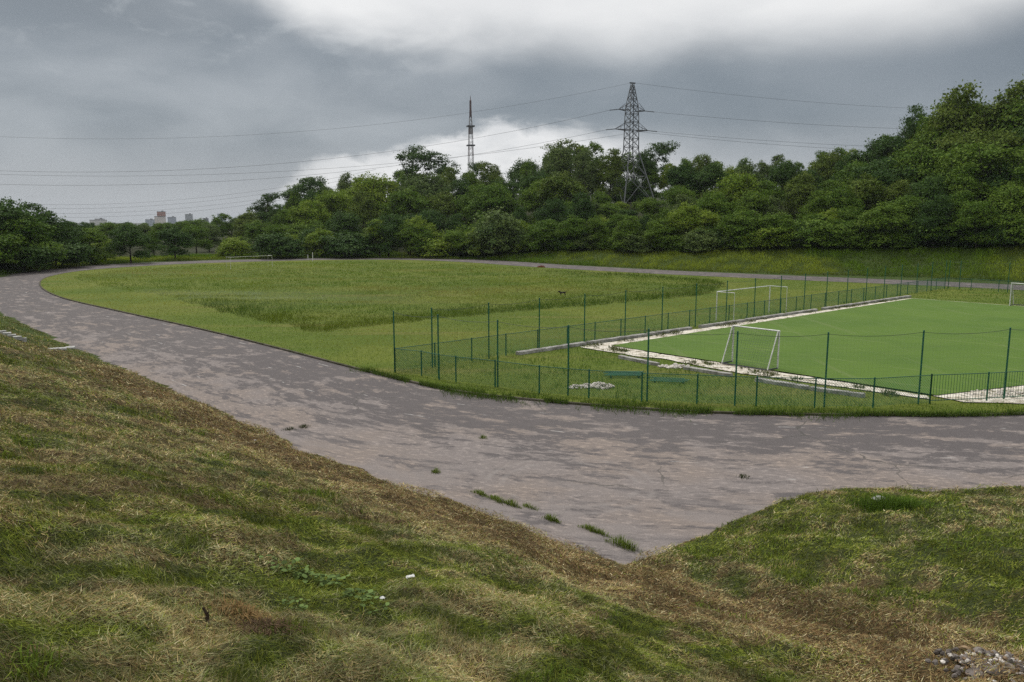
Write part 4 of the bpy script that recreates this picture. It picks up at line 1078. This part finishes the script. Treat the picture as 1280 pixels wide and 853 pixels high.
# ------------------------------------------------------------------ concrete beams, rods, rubble, stones
def beam(name, label, a, b_, w_, h_, z, group=None, mat='concrete', seed=0):
    a, b_ = Vector(a), Vector(b_); L = (b_ - a).length; bm = bmesh.new(); bmesh.ops.create_cube(bm, size=1)
    for v in bm.verts: v.co = Vector((v.co.x * L, v.co.y * w_, v.co.z * h_))
    bmesh.ops.subdivide_edges(bm, edges=[e for e in bm.edges if abs((e.verts[0].co - e.verts[1].co).x) > L * .5], cuts=max(1, int(L / .35)))
    bmesh.ops.bevel(bm, geom=bm.edges[:], offset=.012, segments=1, affect='EDGES')
    rg_ = random.Random(seed)
    for v in bm.verts: v.co += Vector((rg_.uniform(-1, 1) * .012, rg_.uniform(-1, 1) * .014, rg_.uniform(-1, 1) * .014))
    me = bpy.data.meshes.new(name); bm.to_mesh(me); bm.free()
    o = link(name, me, M[mat]); o.location = ((a.x + b_.x) / 2, (a.y + b_.y) / 2, z + h_ / 2 - .04)
    o.rotation_euler = (rg_.uniform(-.02, .02), rg_.uniform(-.006, .006), math.atan2(b_.y - a.y, b_.x - a.x)); tag(o, label, 'kerb', group); return o
KA, KB = Vector(at(645, 444, .07)), Vector(at(1138, 371.5, .07)); KD = (KB - KA); n = 9
for k in range(n):
    lab = 'grey concrete edging beam at the near open end of the long row beside the meadow' if k == 0 else 'weathered concrete edging beam in the long row between meadow and green pitch' if k < n - 1 else 'last concrete edging beam in the long row, at the far corner of the pitch'
    beam('concrete_beam', lab, KA + KD * (k + .02) / n, KA + KD * (k + .97 - (.15 if k in (2, 5) else 0)) / n, .34, .22, .07, 'concrete beams along the long side of the pitch' if 0 < k < n - 1 else None, seed=k)
for k, (a, b_, lab) in enumerate([((775, 449.5), (822, 459), 'grey concrete beam at the near left corner of the green pitch'), ((856, 463.5), (914, 473), 'concrete beam behind the small goal, broken at both ends'), ((945, 478.5), (1010, 489), 'concrete beam right of the small goal'), ((1013, 489.6), (1080, 499), 'last concrete beam before the near right corner of the pitch')]):
    beam('concrete_beam', lab, at(*a), at(*b_), .3, .20, .07, seed=20 + k)
def rods(name, label, c, L, wd_, nn, rz, cat, lift=.16):
    o = empty(name, (*c, .07), rz); tag(o, label, cat)
    for k in range(nn):
        mb = MB(); yy = (k / (nn - 1) - .5) * wd_; mb.box((.12 * (k % 3 - 1), yy, lift), (L, .055, .03)); mb.build('slat', M['green_slat'], o)
    for s_ in (-1, 1):
        mb = MB(); mb.box((s_ * L * .38, 0, lift - .045), (.05, wd_, .05)); mb.box((s_ * L * .38, wd_ * .4, lift * .4), (.05, .05, lift * .8)); mb.box((s_ * L * .38, -wd_ * .4, lift * .4), (.05, .05, lift * .8)); mb.build('crossbar', M['green_paint'], o)
M['green_slat'] = simple('green_slat', (.03, .145, .075), (.02, .10, .055), 4, .45, .4, 0, .1)
rods('slatted_frame', 'turquoise green slatted metal frame lying low in the fenced grass', at(780, 472.5), 1.75, .95, 6, -.05, 'metal frame', .15)
rods('slatted_frame', 'flat pale green slatted frame half sunk in grass near the small goal', at(836, 479), 1.7, .8, 4, -.2, 'metal frame', .09)
def rock(name, r, seed, mat, squash=(1, 1, .7), sub=2):
    bm = bmesh.new(); bmesh.ops.create_icosphere(bm, subdivisions=sub, radius=1); rg_ = np.random.default_rng(seed)
    planes = rg_.normal(size=(9, 3)); planes /= np.linalg.norm(planes, axis=1)[:, None]; dd = .45 + .38 * rg_.random(9)
    for v in bm.verts:
        p = np.array(v.co)
        for pl, d_ in zip(planes, dd):
            e = p @ pl - d_
            if e > 0: p = p - pl * e
        v.co = Vector(p * r * np.array(squash))
    me = bpy.data.meshes.new(name); bm.to_mesh(me); bm.free(); return link(name, me, mat)
def heap(name, label, c, rx, ry, nn, smin, smax, mat, seed, h=.2, z=.07):
    rg_ = random.Random(seed); bm = bmesh.new()
    for k in range(nn):
        q = rg_.random() ** .6; a = rg_.uniform(0, 6.28); p = Vector((math.cos(a) * rx * q, math.sin(a) * ry * q, rg_.uniform(0, h) * (1 - q) + .03))
        s_ = rg_.uniform(smin, smax); res = bmesh.ops.create_icosphere(bm, subdivisions=1, radius=s_)
        m_ = Matrix.Rotation(rg_.uniform(0, 6), 3, 'X') @ Matrix.Rotation(rg_.uniform(0, 6), 3, 'Z')
        for v in res['verts']: v.co = p + m_ @ Vector((v.co.x * rg_.uniform(.8, 1.3), v.co.y * .9, v.co.z * .55))
    me = bpy.data.meshes.new(name); bm.to_mesh(me); bm.free(); o = link(name, me, M[mat]); o.location = (*c, z); tag(o, label, 'rubble', kind='stuff'); return o
heap('rubble', 'heap of white broken plaster lying in the grass inside the fence', at(747, 486), .75, .5, 70, .04, .13, 'rubble', 3)
heap('rubble', 'small scatter of white plaster bits left of the larger heap', at(722, 487), .45, .35, 26, .03, .09, 'rubble', 4)
heap('rubble', 'pale broken stones spilling between the concrete beams near the small goal', at(845, 461), .9, .4, 60, .04, .13, 'rubble', 5, .12)
x_ = pt(3, 20.4); heap('rubble', 'pale gravelly rubble along the near right side of the pitch', x_, 2.2, .9, 170, .03, .1, 'rubble', 6, .1)
x_ = pt(8, 22.0); heap('rubble', 'scattered pale stones among weeds behind the bar railing', x_, 2.4, 1.0, 140, .03, .1, 'rubble', 8, .1)

def ray_ground(u, v):
    dx, dy, dz = ray(u, v); t_ = 2.0 / dy
    while True:
        x_, y_, z_ = dx * t_, dy * t_, CAM_H + dz * t_
        if z_ <= tz(x_, y_) or t_ * dy > 400: return Vector((x_, y_, tz(x_, y_)))
        t_ += .05 / dy
# rubble of stones at the lower right
rg = random.Random(9)
STN = [(1206, 812, .10, 'small tan stone at the top of the stone pile in the lower right corner', 'orange_rag'), (1226, 815, .13, 'rounded pale stone at the top right of the stone pile', 'stone'), (1240, 826, .16, 'dark jagged stone in the middle of the stone pile', 'stone'),
       (1212, 830, .15, 'flat grey stone at the left side of the stone pile', 'stone'), (1243, 842, .19, 'biggest pale stone in the lower part of the stone pile', 'stone'), (1220, 846, .14, 'grey stone low in the stone pile left of the biggest pale one', 'stone'),
       (1257, 836, .12, 'small stone on the right edge of the stone pile', 'stone'), (1229, 836, .10, 'small stone wedged between the dark and the flat stones of the pile', 'stone'), (1205, 843, .09, 'little stone on the lower left edge of the stone pile', 'stone'), (1268, 829, .11, 'brownish stone at the far right of the stone pile', 'orange_rag')]
for k, (u, v, r_, lab, mt) in enumerate(STN):
    p = ray_ground(u, v); o = rock('stone', r_ * .8, 60 + k, M[mt], (1.25, .85, .6), 3); o.location = p + Vector((0, 0, r_ * .18)); o.rotation_euler = (0, 0, rg.uniform(0, 6)); tag(o, lab, 'stone')
p = ray_ground(1232, 834); heap('rubble', 'small dark broken rubble between the stones in the lower right corner', p.xy, .75, .5, 150, .015, .07, 'stone', 14, .08, p.z - .04)
for k in range(2): heap('rubble', ['pale mortar crumbs among the stones in the lower right corner', 'tan crumbs at the edge of the stones in the lower right corner'][k], (p.x + .15 * k, p.y - .05), .6, .4, 50, .012, .04, ['rubble', 'orange_rag'][k], 15 + k, .12, p.z)
p = ray_ground(1099, 634); o = rock('boulder', .2, 5, M['pale_slab'], (1.35, .8, .42), 3); o.location = p + Vector((-.02, 0, .2)); o.rotation_euler = (0, .15, .2); tag(o, 'pale grey stone in a tall grass clump at the top of the right bank', 'stone')
def tuft(name, label, p, rad, hgt, nn, col, seed, group=None, cat='weed', wide=.016, lean0=.1, along=None):
    rg_ = np.random.default_rng(seed); n = nn; q = rg_.normal(size=(n, 2)) * rad * .5
    if along is not None:
        q = np.outer(q[:, 0] * 1.5, along) + np.outer(q[:, 1] * .35, (-along[1], along[0]))
    x_, y_ = p.x + q[:, 0], p.y + q[:, 1]; z_ = np.maximum(terrain(x_, y_), -.0)
    hh = hgt * (.4 + .7 * rg_.random(n)) * np.exp(-(np.hypot(q[:, 0], q[:, 1]) / rad) ** 2 * .6)
    lean = lean0 + .75 * rg_.random(n); az = np.arctan2(q[:, 1], q[:, 0]) + rg_.normal(0, .7, n)
    c_ = np.array(col) * (.5 + .9 * rg_.random(n))[:, None]
    w = np.full(n, wide)
    sx_, sy_ = np.cos(az + 1.57) * w / 2, np.sin(az + 1.57) * w / 2
    ml = lean * .4
    L = np.stack([x_ - sx_, y_ - sy_, z_ - .02], -1); Rr = np.stack([x_ + sx_, y_ + sy_, z_ - .02], -1)
    mid = np.stack([x_ + np.cos(az) * np.sin(ml) * hh * .6, y_ + np.sin(az) * np.sin(ml) * hh * .6, z_ + np.cos(ml) * hh * .6], -1); off = np.stack([sx_, sy_, 0 * sx_], -1)
    tip = np.stack([x_ + np.cos(az) * np.sin(lean) * hh, y_ + np.sin(az) * np.sin(lean) * hh, z_ + np.cos(lean) * hh], -1)
    org = np.array([p.x, p.y, p.z])
    co = (np.stack([L, Rr, mid - off, mid + off, tip], 1) - org).reshape(-1, 3); b0 = np.arange(n)[:, None] * 5
    tr = np.concatenate([b0 + [0, 1, 3], b0 + [0, 3, 2], b0 + [2, 3, 4]], 1).reshape(-1, 3)
    o = link(name, tri_mesh(name, co, tr, np.repeat(c_, 5, 0)), M['blade']); o.location = p; tag(o, label, cat, group); return o
tuft('grass_tuft', 'tall dark green grass clump surrounding the pale stone on the right bank', ray_ground(1110, 637), .85, .46, 1500, (.085, .140, .020), 3, cat='grass clump', wide=.014)
SEAM = np.array(at(745, 668)) - np.array(at(610, 622)); SEAM = SEAM / np.linalg.norm(SEAM)
for k, (u, v, rd, h, nn, lab) in enumerate([(600, 618, .34, .14, 160, 'low weed at the left end of the weedy seam in the asphalt'), (622, 626, .5, .15, 260, 'spreading weed patch on the asphalt seam, second from its left end'), (640, 632, .3, .2, 140, 'small bright weed in the middle of the asphalt seam'), (662, 635, .3, .16, 90, 'thin weed in the asphalt just right of the seam middle'), (690, 651, .28, .2, 150, 'upright weed where the asphalt seam nears the hay'),
    (738, 663, .34, .18, 190, 'weed in the asphalt left of the brightest clump'), (752, 668, .3, .14, 120, 'low weed touching the brightest clump on its left side'), (780, 684, .46, .30, 230, 'brightest yellow-green weed clump near the corner of the asphalt'), (545, 591, .18, .18, 90, 'single small weed alone on the asphalt left of the seam'),
    (604, 548, .2, .16, 60, 'tiny weed in a crack in the middle of the track'), (930, 597, .3, .1, 90, 'dark flat weed on the asphalt before the right bank'), (380, 534, .3, .12, 110, 'dark weed in a crack at the left edge of the track'), (362, 537, .35, .1, 110, 'flat dark weed closest to the hay at the left edge of the track')]):
    p = at(u, v); tuft('weed', lab, Vector((p[0], p[1], 0)), rd * .75, h, int(nn * 1.3), (.14, .185, .036) if k not in (10, 11, 12) else (.045, .058, .02), 30 + k, along=SEAM if k < 8 else None, wide=.011)
def leaf_plant(name, label, p, nn, size, col, seed):
    rg_ = random.Random(seed); vs, fs, cs = [], [], []
    for k in range(nn):
        a = rg_.uniform(0, 6.28); d = rg_.random() ** .6 * size * 1.6; c_ = Vector((math.cos(a) * d, math.sin(a) * d * .7, 0)); zz_ = tz(p.x + c_.x, p.y + c_.y) - p.z + rg_.uniform(.03, .16)
        L_ = size * rg_.uniform(.35, .75); b_ = rg_.uniform(0, 6.28); tl = rg_.uniform(-.1, .5); dirv = Vector((math.cos(b_), math.sin(b_), tl)); sd_ = Vector((-math.sin(b_), math.cos(b_), rg_.uniform(-.3, .3)))
        o_ = c_ + Vector((0, 0, zz_)); n0 = len(vs); sh = rg_.uniform(.45, 1.7)
        for (f_, w_) in ((0, .04), (.3, .3), (.65, .34), (1, .02)):
            q = o_ + dirv * L_ * f_ - Vector((0, 0, .25 * L_ * f_ * f_)); vs += [q - sd_ * L_ * w_, q + sd_ * L_ * w_]; cs += [[c * sh for c in col]] * 2
        for i in range(3): fs.append((n0 + 2 * i, n0 + 2 * i + 1, n0 + 2 * i + 3, n0 + 2 * i + 2))
    me = tri_mesh(name, np.array([tuple(v) for v in vs]), np.array(fs), np.array(cs)); o = link(name, me, M['blade']); o.location = p; tag(o, label, 'weed'); return o
for k, (u, v, nn, sz, lab) in enumerate([(345, 718, 40, .2, 'broad leaved weed patch lying left in the row of weeds on the near slope'), (375, 722, 60, .24, 'broad leaved weeds in the middle of the row on the near slope'), (412, 735, 60, .24, 'large dark leaved weed patch on the slope left of the white scrap'), (450, 752, 50, .22, 'leafy weeds around the pale scrap at the end of the row'), (470, 765, 26, .18, 'small leafy weed just below the pale scrap'), (368, 766, 26, .18, 'pale leafy weed below the row of weeds on the slope')]):
    leaf_plant('broadleaf_weed', lab, ray_ground(u, v), int(nn * .8), sz * .5, (.10, .145, .045), 80 + k)
def scrap(label, p, w_, d_, seed):
    rg_ = random.Random(seed); bm = bmesh.new(); bmesh.ops.create_grid(bm, x_segments=6, y_segments=5, size=.5)
    for v in bm.verts: v.co = Vector((v.co.x * w_, v.co.y * d_, rg_.uniform(0, .015) + .012 * math.sin(v.co.x * 40 + seed)))
    bmesh.ops.solidify(bm, geom=bm.faces[:], thickness=.004); me = bpy.data.meshes.new('litter_scrap'); bm.to_mesh(me); bm.free(); o = link('litter_scrap', me, M['litter']); o.location = p + Vector((0, 0, .07)); o.rotation_euler = (.1, .05, rg_.uniform(0, 3)); tag(o, label, 'litter')
scrap('crumpled white paper scrap lying in the brown hay on the near slope', ray_ground(513, 729), .11, .06, 1)
scrap('small pale plastic scrap among the leafy weeds on the near slope', ray_ground(479, 758), .06, .045, 2)
scrap('tiny white scrap in the grass high on the slope toward the track', ray_ground(319, 554), .13, .07, 3)
p = ray_ground(258, 782); mb = MB(); mb.tube([(0, 0, -.05), (.01, .01, .06), (-.02, .0, .13)], [.018, .016, .008], 7); mb.tube([(0, .005, .06), (.03, .0, .10)], [.008, .004], 5); o = mb.build('tree_stub', M['twig']); o.location = p; tag(o, 'short dark broken stub sticking out of the hay on the near slope', 'stub')
for k, (u, v, nn, rd, lab) in enumerate([(330, 790, 420, .34, 'dark brown clump of matted dead grass low on the near slope'), (302, 772, 380, .36, 'reddish brown dry grass clump above the darker one on the near slope')]):
    tuft('dead_grass_clump', lab, ray_ground(u, v), rd * .8, .15, nn, (.10, .066, .04) if k == 0 else (.22, .14, .06), 50 + k, cat='grass clump', wide=.008, lean0=.75)
# slabs and half-buried steps on the left
for k, (u, v, lab) in enumerate([(66, 438.4, 'left pale concrete slab of the three lying at the foot of the grassy slope'), (77, 437.6, 'middle pale concrete slab of the three at the foot of the slope'), (88, 436.4, 'right pale concrete slab of the three, touching the track')]):
    p = ray_ground(u, v); beam('concrete_slab', lab, (p.x - .22, p.y - .1), (p.x + .22, p.y + .1), .5, .1, p.z + .05, seed=40 + k, mat='pale_slab')['category'] = 'slab'
for k, (u, v) in enumerate([(3, 418.5), (9, 421), (15, 423.2), (22, 425.4), (28, 427.6)]):
    lab = ['topmost', 'second', 'third', 'fourth', 'lowest'][k] + ' white kerb stone in the short row on the slope at the left edge'
    p = ray_ground(u, v); beam('kerb_stone', lab, (p.x - .16, p.y - .1), (p.x + .16, p.y + .1), .22, .2, p.z + .04, seed=50 + k, mat='pale_slab')
p = at(677, 335); o = heap('soil_heap', 'small rust-brown heap at the far edge of the meadow beside the track', p, .55, .4, 40, .1, .22, 'rust', 12, .25); o['category'] = 'heap'; del o['kind']

# ------------------------------------------------------------------ the dog on the meadow
def skin_mesh(name, pts, edges, radii, mat, parent=None, root=0):
    me = bpy.data.meshes.new(name); me.from_pydata(pts, edges, []); o = bpy.data.objects.new(name, me); COL.objects.link(o)
    md = o.modifiers.new('skin', 'SKIN'); o.modifiers.new('sub', 'SUBSURF').levels = 1
    for i, r_ in enumerate(radii): me.skin_vertices[0].data[i].radius = (r_, r_)
    me.skin_vertices[0].data[root].use_root = True
    dg = bpy.context.evaluated_depsgraph_get(); ev = o.evaluated_get(dg); nm = bpy.data.meshes.new_from_object(ev); o.modifiers.clear(); o.data = nm
    for p_ in nm.polygons: p_.use_smooth = True
    nm.materials.clear(); nm.materials.append(mat)
    if parent: o.parent = parent
    return o
P_ = [(.0, 0, .45), (.22, 0, .44), (-.2, 0, .46), (-.36, 0, .47), (.36, 0, .52), (.46, 0, .62), (.58, 0, .60), (.68, 0, .575),
      (.24, .08, .30), (.25, .08, .15), (.27, .08, .02), (.24, -.08, .30), (.22, -.08, .15), (.24, -.08, .02),
      (-.31, .08, .32), (-.40, .08, .18), (-.37, .08, .02), (-.31, -.08, .32), (-.36, -.08, .18), (-.32, -.08, .02), (-.48, 0, .56), (-.58, 0, .68),
      (.44, .07, .71), (.44, -.07, .71)]
E_ = [(0, 1), (0, 2), (2, 3), (1, 4), (4, 5), (5, 6), (6, 7), (1, 8), (8, 9), (9, 10), (1, 11), (11, 12), (12, 13), (3, 14), (14, 15), (15, 16), (3, 17), (17, 18), (18, 19), (3, 20), (20, 21), (5, 22), (5, 23)]
R_ = [.115, .135, .105, .1, .085, .085, .05, .03, .06, .035, .03, .06, .035, .03, .065, .035, .03, .065, .035, .03, .03, .018, .025, .025]
dg_p = at(703, 371.5); dog = empty('dog', (*dg_p, .12), math.pi + .15); dog.scale = (.72,) * 3; tag(dog, 'small dark dog trotting left across the meadow', 'dog')
skin_mesh('body', P_, E_, R_, M['dog_coat'], dog)
skin_mesh('belly_patch', [(.2, 0, .40), (0, 0, .385), (-.18, 0, .41)], [(0, 1), (1, 2)], [.105, .095, .085], M['dog_pale'], dog)

# ------------------------------------------------------------------ haze
HB = MB(); zt = MZ + zz(119) + 4; zb = float(Z.min()) - 1
HB.box((0, 1650, (zt + zb) / 2), (6600, 5300, zt - zb))
hm_ = bpy.data.materials.new('haze_air'); hm_.use_nodes = True; t = NT(hm_.node_tree)
t.n.remove(t.n['Principled BSDF']); pv = t.new('ShaderNodeVolumePrincipled'); pv.inputs['Color'].default_value = (.80, .86, .92, 1); pv.inputs['Density'].default_value = .00008; pv.inputs['Anisotropy'].default_value = .2
t.l.new(pv.outputs[0], t.n['Material Output'].inputs['Volume'])
HAZE = HB.build('haze', hm_); tag(HAZE, 'thin grey air haze lying over the whole valley', 'haze', kind='stuff')

# ------------------------------------------------------------------ sky and light
SUN_EL, SUN_AZ = R(52), R(-35)     # behind the clouds, high, left of the view
w = bpy.data.worlds.new('World'); SC.world = w; w.use_nodes = True
t = NT(w.node_tree); bg = t.n['Background']; out = t.n['World Output']
sk = t.new('ShaderNodeTexSky', sky_type='NISHITA'); sk.sun_disc = False; sk.sun_elevation = SUN_EL; sk.sun_rotation = SUN_AZ
t.l.new(sk.outputs[0], bg.inputs['Color']); bg.inputs['Strength'].default_value = .08
D = t.new('ShaderNodeTexCoord').outputs['Generated']
sx = t.new('ShaderNodeSeparateXYZ'); t.l.new(D, sx.inputs[0])
el = t.math('ARCSINE', t.math('MINIMUM', t.math('MAXIMUM', sx.outputs['Z'], -1), 1)); azn = t.math('ARCTAN2', sx.outputs['X'], sx.outputs['Y'])
zc = t.math('ADD', t.math('MAXIMUM', sx.outputs['Z'], 0), .10)
cb = t.new('ShaderNodeCombineXYZ'); t.l.new(t.math('DIVIDE', sx.outputs['X'], zc), cb.inputs[0]); t.l.new(t.math('DIVIDE', sx.outputs['Y'], zc), cb.inputs[1])
deck = cb.outputs[0]
cA = t.new('ShaderNodeCombineXYZ'); t.l.new(azn, cA.inputs[0]); t.l.new(t.math('MULTIPLY', el, 2.2), cA.inputs[1])
n_big = t.noise(t.mapping(deck, (.55, .55, 1), loc=(1.7, .4, 0)), 1, 5, .55, .4)
n_mid = t.noise(t.mapping(cA.outputs[0], (1, 1, 1), loc=(3.1, 1.2, 0)), 5.0, 4, .5, .35)
n_fin = t.noise(t.mapping(cA.outputs[0], (1, 1, 1), loc=(8.1, 2.2, 0)), 16, 6, .6, .3)
def curve(pts):
    """elevation as a function of bearing, from survey marks"""
    fc = t.new('ShaderNodeFloatCurve'); t.l.new(t.math('ADD', t.math('MULTIPLY', azn, 1 / 2.4), .5, clamp=True), fc.inputs['Value'])
    cv = fc.mapping.curves[0]; P = []
    for u, v in pts:
        dx, dy, dz = ray(u, v); a = math.atan2(dx, dy); e = math.asin(dz / math.sqrt(dx * dx + dy * dy + dz * dz)); P.append((a / 2.4 + .5, e + .3))
    P = [(0, P[0][1])] + P + [(1, P[-1][1])]
    while len(cv.points) < len(P): cv.points.new(.5, .5)
    for p, q in zip(cv.points, P): p.location = q; p.handle_type = 'AUTO'
    fc.mapping.update(); return t.math('SUBTRACT', fc.outputs[0], .3)
calm = t.math('SUBTRACT', 1, t.math('MULTIPLY', t.ss(-.15, .1, azn), .7)); wob = t.math('MULTIPLY', t.math('MULTIPLY', t.math('SUBTRACT', n_mid, .5), calm), .075); wobf = t.math('MULTIPLY', t.math('MULTIPLY', t.math('SUBTRACT', n_fin, .5), calm), .022)
elw = t.math('ADD', t.math('ADD', el, wob), wobf)
topc = curve([(-200, -120), (150, -70), (310, -20), (395, 36), (480, 52), (620, 55), (760, 57), (900, 50), (1080, 40), (1200, 24), (1290, 8), (1500, -50)])
topm = t.ss(-.036, .040, t.math('SUBTRACT', elw, topc))
gapc = curve([(150, 330), (290, 275), (340, 240), (372, 212), (395, 201), (440, 195), (485, 189), (515, 178), (545, 166), (590, 158), (640, 156), (720, 158), (780, 164), (850, 176), (930, 192), (1010, 200), (1100, 212), (1300, 240)])
dgap = t.math('SUBTRACT', gapc, t.math('ADD', el, t.math('ADD', t.math('MULTIPLY', t.math('SUBTRACT', n_mid, .5), .025), t.math('MULTIPLY', t.math('SUBTRACT', n_fin, .5), .05))))
soft = t.ss(.02, .30, azn)       # the hole's rim is crisp on the left, diffuse on the right
wdt = t.math('ADD', .013, t.math('MULTIPLY', soft, .05))
gapm = t.math('MULTIPLY', t.ss(-.3, 1, t.math('DIVIDE', dgap, wdt)), t.math('SUBTRACT', 1, t.math('MULTIPLY', t.ss(.10, .26, azn), .72)))
gapm = t.math('MULTIPLY', gapm, t.ss(-.34, -.19, azn))
rim_l = t.math('MULTIPLY', t.ss(-.06, .05, t.math('SUBTRACT', dgap, 0)), .0)
# body of the storm cloud
body = t.mix(t.ss(.32, .72, n_mid), (.150, .171, .192), (.232, .252, .272))
body = t.mix(t.math('MULTIPLY', t.ss(.5, .75, n_big), .35), body, (.26, .285, .31))
low = t.math('SUBTRACT', 1, t.ss(.01, .12, el))
body = t.mix(t.math('MULTIPLY', low, .7), body, (.262, .276, .298))
lft = t.math('MULTIPLY', t.ss(.16, .22, elw), t.math('SUBTRACT', 1, t.ss(-.45, -.18, azn)))
body = t.mix(t.math('MULTIPLY', lft, .45), body, (.12, .135, .15))
wisp = t.math('MULTIPLY', t.math('MULTIPLY', t.ss(.10, .20, el), t.ss(.50, .70, n_fin)), t.math('SUBTRACT', 1, t.ss(-.25, .1, azn)))
body = t.mix(t.math('MULTIPLY', wisp, .28), body, (.34, .36, .375))
rgt = t.math('MULTIPLY', t.ss(.28, .5, azn), t.ss(.10, .16, el))
body = t.mix(t.math('MULTIPLY', rgt, .5), body, (.105, .125, .15))
slate = t.math('MULTIPLY', t.math('MULTIPLY', t.ss(.085, .12, el), t.ss(.21, .15, el)), t.ss(-.2, .1, azn))
body = t.mix(t.math('MULTIPLY', slate, .45), body, (.115, .140, .165))
c = t.mix(topm, body, t.mix(t.ss(.35, .7, n_mid), (.51, .513, .515), (.57, .57, .566)))
c = t.mix(gapm, c, t.mix(t.ss(.35, .65, n_fin), (.46, .466, .475), (.535, .536, .54)))
# cloud deck overhead, out of view, brightened to light the scene
ovh = t.ss(.29, .50, el)
c = t.mix(ovh, c, t.mix(t.ss(.3, .7, n_big), (.56, .57, .57), (.86, .86, .84)))
c = t.mix(t.ss(0, -.06, el), c, (.06, .065, .06))
bg2 = t.new('ShaderNodeBackground'); t.l.new(c, bg2.inputs['Color']); bg2.inputs['Strength'].default_value = 1.0
mx = t.new('ShaderNodeMixShader'); mx.inputs[0].default_value = .96
t.l.new(bg.outputs[0], mx.inputs[1]); t.l.new(bg2.outputs[0], mx.inputs[2]); t.l.new(mx.outputs[0], out.inputs['Surface'])
sl = bpy.data.lights.new('sun', 'SUN'); sl.energy = 1.5; sl.angle = R(10); sl.color = (1, .965, .91)
so_ = bpy.data.objects.new('sun', sl); COL.objects.link(so_)
sd = Vector((math.sin(SUN_AZ) * math.cos(SUN_EL), math.cos(SUN_AZ) * math.cos(SUN_EL), math.sin(SUN_EL)))
so_.rotation_euler = sd.to_track_quat('Z', 'Y').to_euler()

# ------------------------------------------------------------------ camera and output
cd = bpy.data.cameras.new('camera'); cd.sensor_width = 36; cd.lens = 36 * FPX / 1280; cd.clip_end = 9000; cd.clip_start = .1
co_ = bpy.data.objects.new('camera', cd); COL.objects.link(co_); co_.location = (0, 0, CAM_H); co_.rotation_euler = (R(90) - PITCH, 0, 0)
SC.camera = co_
SC.render.engine = 'CYCLES'
SC.view_settings.view_transform = 'Standard'; SC.view_settings.look = 'None'; SC.view_settings.exposure = .65; SC.view_settings.gamma = 1
SC.cycles.use_denoising = False
try: SC.cycles.denoiser = 'OPENIMAGEDENOISE'
except Exception: pass
SC.cycles.max_bounces = 6; SC.cycles.diffuse_bounces = 3; SC.cycles.transmission_bounces = 3; SC.cycles.volume_bounces = 0; SC.cycles.glossy_bounces = 2
SC.cycles.caustics_reflective = False; SC.cycles.caustics_refractive = False
SC.render.resolution_x, SC.render.resolution_y = 1024, 682
